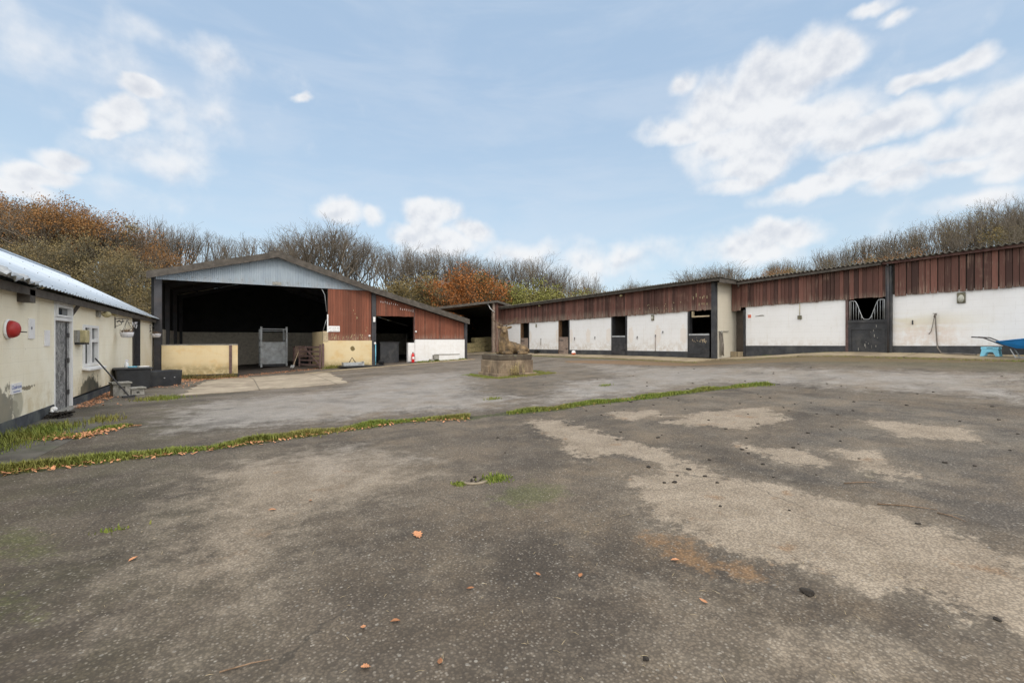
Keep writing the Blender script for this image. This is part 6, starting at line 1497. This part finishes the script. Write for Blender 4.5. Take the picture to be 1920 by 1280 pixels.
# ------------------------------------------------------------------ trees
TREES = [
(-17.3, 52.6, 0.4, 9.3, 'ivy', 'L1'),
(-15.7, 51.6, 0.4, 9.0, 'ivy', 'L1'),
(-14.4, 49.6, 0.4, 8.5, 'ivy', 'L1'),
(-13.4, 51.0, 0.4, 10.1, 'ivy', 'L1'),
(-11.3, 46.6, 0.4, 8.6, 'ivy', 'L1'),
(-9.7, 44.6, -0.0, 9.2, 'ivy', 'L1'),
(-9.5, 48.7, 0.4, 8.4, 'ivy', 'L1'),
(-8.1, 47.3, 0.4, 8.7, 'ivy', 'L1'),
(-6.0, 42.8, -0.06, 8.0, 'ivy', 'L1'),
(-4.6, 42.4, -0.13, 6.8, 'ivy', 'L1'),
(-21.1, 66.1, 0.4, 15.3, 'copper', 'L2'),
(-18.8, 63.1, 0.4, 14.4, 'copper', 'L2'),
(-18.2, 64.6, 0.4, 14.6, 'copper', 'L2'),
(-15.7, 62.9, 0.4, 14.6, 'olive', 'L2'),
(-13.5, 58.1, 0.4, 13.7, 'copper', 'L2'),
(-12.1, 57.9, 0.4, 13.3, 'copper', 'L2'),
(-10.8, 58.9, 0.4, 13.3, 'copper', 'L2'),
(-8.9, 58.4, 0.4, 12.2, 'olive', 'L2'),
(-6.9, 55.6, 0.4, 10.4, 'copper', 'L2'),
(-23.7, 75.8, 0.4, 18.9, 'bare', 'L3'),
(-24.7, 85.0, 0.4, 20.2, 'bare', 'L3'),
(-18.7, 72.4, 0.4, 17.3, 'bare', 'L3'),
(-17.6, 78.6, 0.4, 18.1, 'bare', 'L3'),
(-10.0, 74.8, 0.4, 16.0, 'bare', 'L3'),
(-7.0, 65.3, 0.4, 15.6, 'bare', 'L3'),
(-6.8, 72.4, 0.4, 16.3, 'bare', 'L3'),
(-4.9, 67.3, 0.4, 15.2, 'bare', 'L3'),
(-3.6, 68.5, 0.4, 14.7, 'bare', 'L3'),
(-2.1, 62.2, 0.4, 13.2, 'bare', 'L3'),
(-0.8, 61.8, 0.4, 12.6, 'bare', 'L3'),
(0.5, 62.3, 0.4, 12.0, 'bare', 'L3'),
(2.0, 68.6, 0.4, 12.7, 'bare', 'L3'),
(-10.9, 51.5, 0.4, 6.3, 'shrub_olive', 'L4'),
(-9.2, 51.9, 0.4, 5.3, 'shrub_olive', 'L4'),
(-7.7, 51.4, 0.4, 4.7, 'shrub_olive', 'L4'),
(-6.4, 50.5, 0.4, 4.7, 'shrub_olive', 'L4'),
(-4.8, 48.2, 0.4, 6.4, 'shrub_olive', 'L4'),
(-3.3, 47.3, 0.4, 6.6, 'shrub_olive', 'L4'),
(4.0, 71.6, 0.4, 15.6, 'bare', 'M1'),
(6.8, 72.8, 0.4, 18.3, 'broad', 'M1'),
(9.1, 63.6, 0.4, 17.3, 'broad', 'M1'),
(13.2, 68.6, 0.4, 17.7, 'broad', 'M1'),
(15.4, 67.8, 0.4, 16.2, 'bare', 'M1'),
(17.4, 67.3, 0.4, 15.7, 'bare', 'M1'),
(16.9, 58.0, 0.4, 14.0, 'broad', 'M1'),
(21.1, 66.1, 0.4, 15.6, 'bare', 'M1'),
(20.1, 56.7, 0.4, 13.1, 'bare', 'M1'),
(22.9, 57.9, 0.4, 13.4, 'broad', 'M1'),
(25.4, 59.6, 0.4, 14.1, 'bare', 'M1'),
(28.4, 61.4, 0.4, 14.4, 'bare', 'M1'),
(27.3, 55.3, 0.4, 13.0, 'broad', 'M1'),
(31.3, 59.7, 0.4, 13.5, 'bare', 'M1'),
(30.8, 55.6, 0.4, 12.4, 'bare', 'M1'),
(31.0, 52.7, 0.4, 11.2, 'bare', 'M1'),
(32.5, 51.8, 0.4, 12.1, 'bare', 'M1'),
(33.0, 49.9, 0.4, 12.4, 'broad', 'M1'),
(33.7, 48.3, 0.4, 11.7, 'bare', 'M1'),
(35.3, 48.1, 0.4, 11.1, 'bare', 'M1'),
(39.6, 51.8, 0.4, 11.3, 'bare', 'M1'),
(24.8, 73.9, 0.4, 12.7, 'bare', 'M2'),
(29.1, 65.3, 0.4, 12.0, 'bare', 'M2'),
(14.8, 47.5, 0.4, 7.7, 'shrub_olive', 'M3'),
(18.9, 51.6, 0.4, 7.8, 'shrub_olive', 'M3'),
(19.2, 48.2, 0.4, 8.0, 'shrub_olive', 'M3'),
(20.3, 46.7, 0.4, 8.6, 'shrub_orange', 'M3'),
(21.2, 45.0, 0.67, 8.5, 'shrub_orange', 'M3'),
(20.4, 47.9, 0.4, 6.4, 'shrub_orange', 'M3'),
(24.6, 47.0, 0.4, 8.3, 'shrub_olive', 'M3'),
(24.6, 44.4, 0.69, 7.8, 'shrub_green', 'M3'),
(26.0, 43.3, 0.69, 6.8, 'shrub_olive', 'M3'),
(26.3, 40.6, 0.69, 6.9, 'shrub_green', 'M3'),
(30.7, 43.9, 0.4, 8.1, 'shrub_green', 'M3'),
(29.1, 38.7, 0.69, 6.8, 'shrub_green', 'M3'),
(31.6, 40.4, 0.4, 6.8, 'shrub_olive', 'M3'),
(36.0, 40.2, 0.4, 7.0, 'shrub_yellow', 'M3'),
(39.5, 48.6, 0.4, 10.1, 'bare', 'M4'),
(41.8, 49.5, 0.4, 10.7, 'bare', 'M4'),
(44.2, 50.3, 0.4, 10.1, 'bare', 'M4'),
(64.5, 60.2, 0.4, 13.2, 'broad', 'M4'),
(62.9, 61.2, 0.4, 11.8, 'broad', 'M4'),
(74.1, 58.0, 0.4, 15.3, 'broad', 'M4'),
(76.7, 56.4, 0.4, 15.9, 'broad', 'M4'),
(78.9, 55.0, 0.4, 16.1, 'broad', 'M4'),
(82.4, 55.2, 0.4, 15.4, 'broad', 'M4'),
(77.2, 45.0, 0.4, 12.9, 'bare', 'R1'),
(79.7, 43.8, 0.4, 15.0, 'bare', 'R1'),
(78.7, 41.4, 0.4, 14.6, 'haze', 'R1'),
(78.7, 38.8, 0.4, 14.8, 'bare', 'R1'),
(81.6, 37.5, 0.4, 16.0, 'bare', 'R1'),
(79.9, 34.8, 0.4, 15.9, 'bare', 'R1'),
(78.8, 32.6, 0.4, 16.2, 'bare', 'R1'),
(79.5, 30.5, 0.4, 15.7, 'haze', 'R1'),
(80.1, 29.3, 0.4, 16.6, 'bare', 'R1'),
(77.0, 26.6, 0.4, 15.8, 'bare', 'R1'),
(80.6, 26.0, 0.4, 16.7, 'bare', 'R1'),
(79.8, 24.0, 0.4, 17.0, 'bare', 'R1'),
(79.0, 22.4, 0.4, 17.2, 'haze', 'R1'),
(75.8, 20.1, 0.4, 16.8, 'bare', 'R1'),
(77.2, 19.2, 0.4, 17.3, 'bare', 'R1'),
(76.3, 17.5, 0.4, 17.9, 'bare', 'R1'),
(74.5, 16.0, 0.4, 17.2, 'bare', 'R1'),
(73.3, 14.4, 0.4, 16.7, 'haze', 'R1'),
(73.8, 13.6, 0.4, 16.8, 'bare', 'R1'),
(72.5, 12.1, 0.4, 16.6, 'bare', 'R1'),
(73.3, 38.8, 0.4, 12.2, 'bare', 'R2'),
(73.1, 30.2, 0.4, 13.3, 'haze', 'R2'),
(71.4, 22.5, 0.4, 14.2, 'bare', 'R2'),
(67.6, 16.1, 0.4, 15.0, 'haze', 'R2'),
(62.4, 10.6, 0.4, 13.5, 'bare', 'R2'),
(65.1, 36.3, 0.4, 10.8, 'copper', 'R3'),
(65.3, 34.9, 0.4, 11.1, 'olive', 'R3'),
(66.1, 26.8, 0.4, 11.2, 'olive', 'R3'),
(65.5, 21.3, 0.4, 11.2, 'copper', 'R3'),
(61.6, 12.6, 0.4, 11.9, 'olive', 'R3')]

def seg_mesh(S, n, name, mats, leaves=None, lm=1):
    """S: list of (p0, p1, r0, r1)"""
    P0 = np.array([s[0] for s in S]); P1 = np.array([s[1] for s in S]); r0 = np.array([s[2] for s in S]); r1 = np.array([s[3] for s in S])
    d = P1 - P0; L = np.linalg.norm(d, axis=1, keepdims=True) + 1e-9; d = d / L
    ref = np.where(np.abs(d[:, 2:3]) > .9, np.array([[1., 0, 0]]), np.array([[0, 0, 1.]]))
    a = np.cross(d, ref); a /= np.linalg.norm(a, axis=1, keepdims=True); b = np.cross(d, a)
    V = []
    for k in range(n):
        t = 2 * math.pi * k / n; V.append(P0 + (a * math.cos(t) + b * math.sin(t)) * r0[:, None])
    for k in range(n):
        t = 2 * math.pi * k / n; V.append(P1 + (a * math.cos(t) + b * math.sin(t)) * r1[:, None])
    V = np.stack(V, 1).reshape(-1, 3); m = len(S); base = np.arange(m)[:, None] * (2 * n)
    F = np.concatenate([base + np.array([[k, (k + 1) % n, n + (k + 1) % n, n + k]]) for k in range(n)], 0)
    rnd = np.repeat(np.random.rand(m), 2 * n); mi = np.zeros(len(F), int)
    if leaves is not None and len(leaves[0]):
        LV, LR = leaves; q = len(V); k = len(LV) // 4
        F = np.concatenate([F, q + np.arange(k * 4).reshape(k, 4)]); V = np.concatenate([V, LV]); rnd = np.concatenate([rnd, LR]); mi = np.concatenate([mi, np.full(k, lm)])
    me = bpy.data.meshes.new(name); me.vertices.add(len(V)); me.vertices.foreach_set('co', V.ravel()); me.loops.add(F.size)
    me.loops.foreach_set('vertex_index', F.ravel()); me.polygons.add(len(F)); me.polygons.foreach_set('loop_start', np.arange(0, F.size, 4))
    for mt in mats: me.materials.append(mt)
    me.polygons.foreach_set('material_index', mi); at = me.attributes.new('rnd', 'FLOAT', 'POINT'); at.data.foreach_set('value', rnd.astype(np.float32)); me.update(calc_edges=True)
    return me
def grow_tree(seed, H, spread, stems=1, fork=.22, nl=(8, 6, 6, 5, 3), upt=.55, twr=.014, ang=.75):
    rs = random.Random(seed); A, B = [], []; tips = []
    def br(p, d, L, r, lv):
        n = (7, 5, 4, 3, 2, 2)[min(lv, 5)]; pts = [p]; dirs = [d]
        for i in range(n):
            j = (.10, .16, .20, .24, .28, .3)[min(lv, 5)]
            d = (d + Vector((rs.gauss(0, j), rs.gauss(0, j), rs.gauss(0, j) + .06 * upt))).normalized()
            p = p + d * (L / n); pts.append(p); dirs.append(d)
        tgt = A if lv <= 1 else B; rend = max(twr * .6, r * (.35 if lv else .28))
        for i in range(n): tgt.append((pts[i], pts[i + 1], r + (rend - r) * i / n, r + (rend - r) * (i + 1) / n))
        if lv >= len(nl): tips.append(p); return
        k = nl[lv]; s0 = fork if lv == 0 else .25
        for c in range(k):
            f = s0 + (1 - s0) * (c + rs.random()) / k; x = min(n - 1, int(f * n)); q = pts[x].lerp(pts[x + 1], f * n - x); dd = dirs[x]
            side = dd.orthogonal().normalized(); side.rotate(Matrix.Rotation(rs.uniform(0, 6.283), 3, dd))
            a = ang * rs.uniform(.55, 1.15) * (1.1 if lv else .9); nd = (dd * math.cos(a) + side * math.sin(a) + Vector((0, 0, upt * .35))).normalized()
            ln = L * (spread if lv == 0 else .62) * (1.15 - .55 * f) * rs.uniform(.75, 1.15)
            rr = max(twr, (r + (rend - r) * f) * .55)
            br(q, nd, ln, rr, lv + 1)
    for s in range(stems):
        a = rs.uniform(0, 6.28); k = .0 if stems == 1 else .28
        br(Vector((rs.gauss(0, .25) * (stems > 1), rs.gauss(0, .25) * (stems > 1), 0)), Vector((math.cos(a) * k, math.sin(a) * k, 1)).normalized(), H * rs.uniform(.8, 1.0), H * .014 / (1 if stems == 1 else 1.5), 0)
    return A, B, tips
def fork_tree(seed, L0=3.0, ang=.38, lv=8, r0=.17, twr=.012, up=.10, side=2, stem=1.0, low=0, **kw):
    """a tree that forks again and again: visible trunk and limbs, a vase-shaped crown with rounded top"""
    rs = random.Random(seed); A, B, tips = [], [], []
    def twig(p, d, L, r, k):
        q = p
        for i in range(2):
            d = (d + Vector((rs.gauss(0, .2), rs.gauss(0, .2), rs.gauss(0, .15) + .08))).normalized(); n_ = q + d * L / 2; B.append((q, n_, r, r * .8)); q = n_
        tips.append(q)
        if k:
            for j in range(2):
                sd = d.orthogonal().normalized(); sd.rotate(Matrix.Rotation(rs.uniform(0, 6.28), 3, d)); a = rs.uniform(.35, .8)
                twig(q - d * L * rs.uniform(0, .5), (d * math.cos(a) + sd * math.sin(a)).normalized(), L * .65, r * .8, k - 1)
    def br(p, d, L, r, l, rot):
        n = 4 if l < 3 else 3; q = p; rend = max(twr, r * .82)
        for i in range(n):
            j = .06 if l == 0 else .13
            d = (d + Vector((rs.gauss(0, j), rs.gauss(0, j), rs.gauss(0, j * .6) + up * (1 if l else 0)))).normalized(); n_ = q + d * L / n
            (A if l <= 2 else B).append((q, n_, r + (rend - r) * i / n, r + (rend - r) * (i + 1) / n)); q = n_
            if (l >= 4 and rs.random() < .55) or (l == 3 and rs.random() < .3):
                for k in range(side):
                    sd = d.orthogonal().normalized(); sd.rotate(Matrix.Rotation(rs.uniform(0, 6.28), 3, d)); a = rs.uniform(.5, 1.1)
                    twig(q, (d * math.cos(a) + sd * math.sin(a)).normalized(), L0 * rs.uniform(.16, .30), twr * .85, 1 if l > 4 else 0)
        if l >= lv: twig(q, d, L0 * .2, twr * .8, 1); return
        k = 3 if (l < 2 and rs.random() < .7) or rs.random() < .12 else 2
        for c in range(k):
            sd = d.orthogonal().normalized(); sd.rotate(Matrix.Rotation(rot + 6.283 * c / k + rs.uniform(-.4, .4), 3, d)); a = ang * rs.uniform(.55, 1.35)
            br(q, (d * math.cos(a) + sd * math.sin(a)).normalized(), L * rs.uniform(.72, .92) * (.85 if l == 0 else 1), max(twr, r * (.74 if k == 2 else .64)), l + 1, rot + 1.7)
    br(Vector((0, 0, 0)), Vector((rs.gauss(0, .06), rs.gauss(0, .06), 1)).normalized(), L0 * stem, r0, 0, rs.uniform(0, 6))
    return A, B, tips
def leaf_quads(centres, n, rad, size, seed):
    rg = np.random.default_rng(seed); Cn = np.array([tuple(c) for c in centres]); k = len(Cn)
    i = rg.integers(0, k, n); P = Cn[i] + rg.normal(0, rad, (n, 3)); u = rg.normal(0, 1, (n, 3)); u /= np.linalg.norm(u, axis=1, keepdims=True)
    v = rg.normal(0, 1, (n, 3)); v = np.cross(u, v); v /= np.linalg.norm(v, axis=1, keepdims=True); s = rg.uniform(size * .6, size * 1.3, (n, 1))
    Q = np.stack([P - u * s, P - v * s * .6, P + u * s, P + v * s * .6], 1).reshape(-1, 3)
    cr = rg.random(k)[i]; r = np.clip(cr * .7 + rg.random(n) * .4, 0, 1)
    return Q, np.repeat(r, 4)
PROTO = {}
def proto(key, cases, leafmat_=None, lname='twigs', bark_='bark', nleaf=0, lsize=.09, lrad=.3, keep=1.0, zmin=0):
    L = []
    for c in cases:
        A, B, tips = (fork_tree if 'L0' in c else grow_tree)(**c); Hn = max(p.z for p in tips); k = 1.0 / Hn
        if 'wr' in c:
            rr_ = sorted(math.hypot(p.x, p.y) for p in tips)[int(len(tips) * .93)]; q_ = Vector((c['wr'] * .5 * Hn / rr_,) * 2 + (1,))
            A = [(a * q_, b * q_, r, s) for a, b, r, s in A]; B = [(a * q_, b * q_, r, s) for a, b, r, s in B]; tips = [t_ * q_ for t_ in tips]
        A = [(a * k, b * k, r * k, s * k) for a, b, r, s in A]; B = [(a * k, b * k, r * k, s * k) for a, b, r, s in B]; tips = [t_ * k for t_ in tips]
        lv = None
        if leafmat_:
            rs = random.Random(c['seed']); sel = [t_ for t_ in tips if (mnoise.noise(t_ * 4.0 + Vector((c['seed'], 0, 0))) + rs.uniform(-.2, .2) + (keep - .5) * 1.2) > 0 and t_.z >= zmin]
            if not sel: sel = tips
            lv = leaf_quads(sel, nleaf, lrad / c['H'], lsize / c['H'], c['seed'])
        L.append((seg_mesh(A, 5, 'trunk', [MAT[bark_]]), seg_mesh(B, 3, 'crown', [MAT['twig' if bark_ == 'bark' else bark_], leafmat_ or MAT['twig']], lv)))
    PROTO[key] = L
np.random.seed(4)
proto('bare', [dict(seed=s, H=13, L0=3.2, ang=.36, lv=6, r0=.15, twr=.009, stem=1.0, side=1, up=.14, wr=.46) for s in (1, 2, 3, 4, 5)])
proto('broad', [dict(seed=s, H=15, L0=3.4, ang=.40, lv=6, up=.13, r0=.24, twr=.009, stem=.75, side=1, wr=.8) for s in (11, 12, 13)])
proto('haze', [dict(seed=s, H=13, L0=3.2, ang=.38, lv=6, r0=.15, twr=.009, stem=1.0, side=1, up=.14, wr=.48) for s in (21, 22)], MAT['olive'], nleaf=1100, lsize=.05, lrad=.3, keep=.4)
proto('copper', [dict(seed=s, H=13, L0=3.2, ang=.48, lv=6, r0=.24, twr=.011, stem=.75, side=1, wr=.85) for s in (31, 32)], MAT['copper'], nleaf=7500, lsize=.07, lrad=.25, keep=.42, zmin=.35)
proto('olive', [dict(seed=s, H=13, spread=.5, fork=.15, nl=(10, 7, 6, 4), upt=.5, ang=.8, twr=.018) for s in (41, 42)], MAT['olive'], bark_='barkg', nleaf=6000, lsize=.075, lrad=.32, keep=.4)
proto('ivy', [dict(seed=s, H=10, spread=.5, fork=.05, nl=(12, 7, 6, 4), upt=.45, ang=.85, twr=.016) for s in (51, 52, 53)], MAT['ivy'], bark_='barkg', nleaf=5200, lsize=.062, lrad=.36, keep=.42)
SH = dict(H=7, stems=5, spread=.55, fork=.1, nl=(7, 6, 5, 3), upt=.4, ang=.9, twr=.010)
for key, mt, ss_, nl_ in (('shrub_olive', 'olive', (61, 62), 9000), ('shrub_orange', 'orange_l', (63,), 13000), ('shrub_green', 'green', (65, 66), 14000), ('shrub_yellow', 'yellow_l', (67,), 12000)):
    proto(key, [dict(seed=s, **SH) for s in ss_], MAT[mt], bark_='barkg', nleaf=nl_, lsize=.07, lrad=.24, keep=.75)
LAB = {
 ('bare', 'L3'): ('bare_tree', 'leafless grey tree behind the left wood', 'tree', 'leafless trees behind the left wood'),
 ('ivy', 'L1'): ('ivy_tree', 'olive-brown ivy-clad tree behind the pale metal roof', 'tree', 'ivy-clad trees behind the outbuilding'),
 ('copper', 'L2'): ('oak_tree', 'copper-leaved oak on the left skyline', 'tree', 'copper-leaved oaks of the left wood'),
 ('olive', 'L2'): ('leafy_tree', 'olive half-bare tree among the copper oaks', 'tree', 'olive trees of the left wood'),
 ('shrub_olive', 'L4'): ('shrub', 'low olive shrub between the metal roof and barn', 'shrub', 'olive shrubs behind the outbuilding'),
 ('bare', 'M1'): ('bare_tree', 'slender leafless tree behind the barn and hay shed', 'tree', 'leafless trees behind the barn'),
 ('broad', 'M1'): ('bare_tree', 'wide-crowned leafless tree behind the barn and shed', 'tree', 'wide leafless trees behind the barn'),
 ('bare', 'M2'): ('bare_tree', 'smaller leafless tree low behind the lean-to roof', 'tree', 'distant leafless trees behind the lean-to'),
 ('shrub_olive', 'M3'): ('shrub', 'olive-brown shrub behind the lean-to roof and hay shed', 'shrub', 'olive shrubs behind the lean-to'),
 ('shrub_orange', 'M3'): ('shrub', 'bright orange autumn shrub above the lean-to roof', 'shrub', 'orange shrubs above the lean-to'),
 ('shrub_green', 'M3'): ('shrub', 'yellow-green leafy shrub above the far end of the stable roof', 'shrub', 'yellow-green shrubs behind the stables'),
 ('shrub_yellow', 'M3'): ('shrub', 'rounded yellow-brown bush just above the stable roof, alone', 'shrub', None),
 ('bare', 'M4'): ('bare_tree', 'slim leafless tree above the far stable roof, right of the green shrubs', 'tree', 'slim trees above the far stable roof'),
 ('bare', 'R1'): ('bare_tree', 'leafless grey tree above the right-hand stable roof', 'tree', 'leafless trees above the right-hand stables'),
 ('haze', 'R1'): ('budding_tree', 'tree with thin olive-brown leaf haze above the right-hand stables', 'tree', 'brown-hazed trees above the right-hand stables'),
 ('bare', 'R2'): ('bare_tree', 'leafless grey tree above the right-hand stable roof', 'tree', 'leafless trees above the right-hand stables'),
 ('haze', 'R2'): ('budding_tree', 'tree with thin olive-brown leaf haze above the right-hand stables', 'tree', 'brown-hazed trees above the right-hand stables'),
}
M4L = ['slim leafless tree just right of the green shrubs, left one of three', 'slim leafless tree right of the green shrubs, middle one of three', 'slim leafless tree right of the green shrubs, right one of three', 'small low dark tree left of the lone rounded tree on the stable roofline', 'lone rounded leafless tree on the stable roofline', 'leafless tree at the left of the clump above the stable corner', 'leafless tree in the middle of the clump above the stable corner, left one', 'leafless tree in the middle of the clump above the stable corner, right one', 'leafless tree at the right end of the clump above the stable corner']
R3L = ['copper-leaved small tree at the far left end of the right-hand belt', 'olive small tree next to the copper one at the left end of the belt', 'olive small tree low over the roof, left of the small copper one', 'copper-leaved small tree low above the downpipe of the right-hand range', 'olive small tree low over the roof at the right picture edge']
ONES = ['', 'first', 'second', 'third', 'fourth', 'fifth', 'sixth', 'seventh', 'eighth', 'ninth', 'tenth', 'eleventh', 'twelfth', 'thirteenth', 'fourteenth', 'fifteenth', 'sixteenth', 'seventeenth', 'eighteenth', 'nineteenth', 'twentieth']
TENS = {2: 'twenty', 3: 'thirty', 4: 'forty'}
def ordinal(n): return ONES[n] if n <= 20 else ('thirtieth' if n == 30 else TENS[n // 10] + '-' + ONES[n % 10])
rs = random.Random(9); cnt = {}; rows_ = []
for row in TREES:
    x, y, z, h, kind, g = row; key = (kind, g)
    if g == 'M4': key = ('m4', g)
    elif g == 'R3': key = ('r3', g)
    elif g == 'R2': key = (kind, 'R1')
    rows_.append((key, math.atan2(x, y), row))
rank = {}
for key in {r[0] for r in rows_}:
    for i, r in enumerate(sorted([r for r in rows_ if r[0] == key], key=lambda q: q[1])): rank[r[2]] = i + 1
nmax = {key: sum(1 for r in rows_ if r[0] == key) for key in {r[0] for r in rows_}}
for key, az, row in rows_:
    x, y, z, h, kind, g = row
    c = cnt.get(kind, 0); cnt[kind] = c + 1; tr, cr = PROTO[kind][c % len(PROTO[kind])]; k = rank[row]
    if g == 'M4': nm, lab, cat, grp = 'bare_tree', M4L[k - 1], 'tree', 'distant trees above the stable roof'
    elif g == 'R3': nm, lab, cat, grp = 'small_tree', R3L[k - 1], 'tree', 'small leafy trees of the right-hand belt'
    else:
        nm, lab, cat, grp = LAB[(kind, g)]
        if nmax[key] > 1: lab = lab + ', ' + ordinal(k) + ' from left'
    t = thing(nm, lab, cat, (x, y, z - .1), grp)
    t.rotation_euler = (0, 0, rs.uniform(0, 6.28)); wsc = {'shrub_olive': 1.4, 'shrub_orange': 1.2, 'shrub_green': 1.4, 'shrub_yellow': 1.2}.get(kind, 1.0) * rs.uniform(.9, 1.15)
    t.scale = (h * wsc, h * wsc, h + .1)
    for nm2, me in (('trunk', tr), ('crown', cr)):
        o = bpy.data.objects.new(nm2, me); C.objects.link(o); o.parent = t
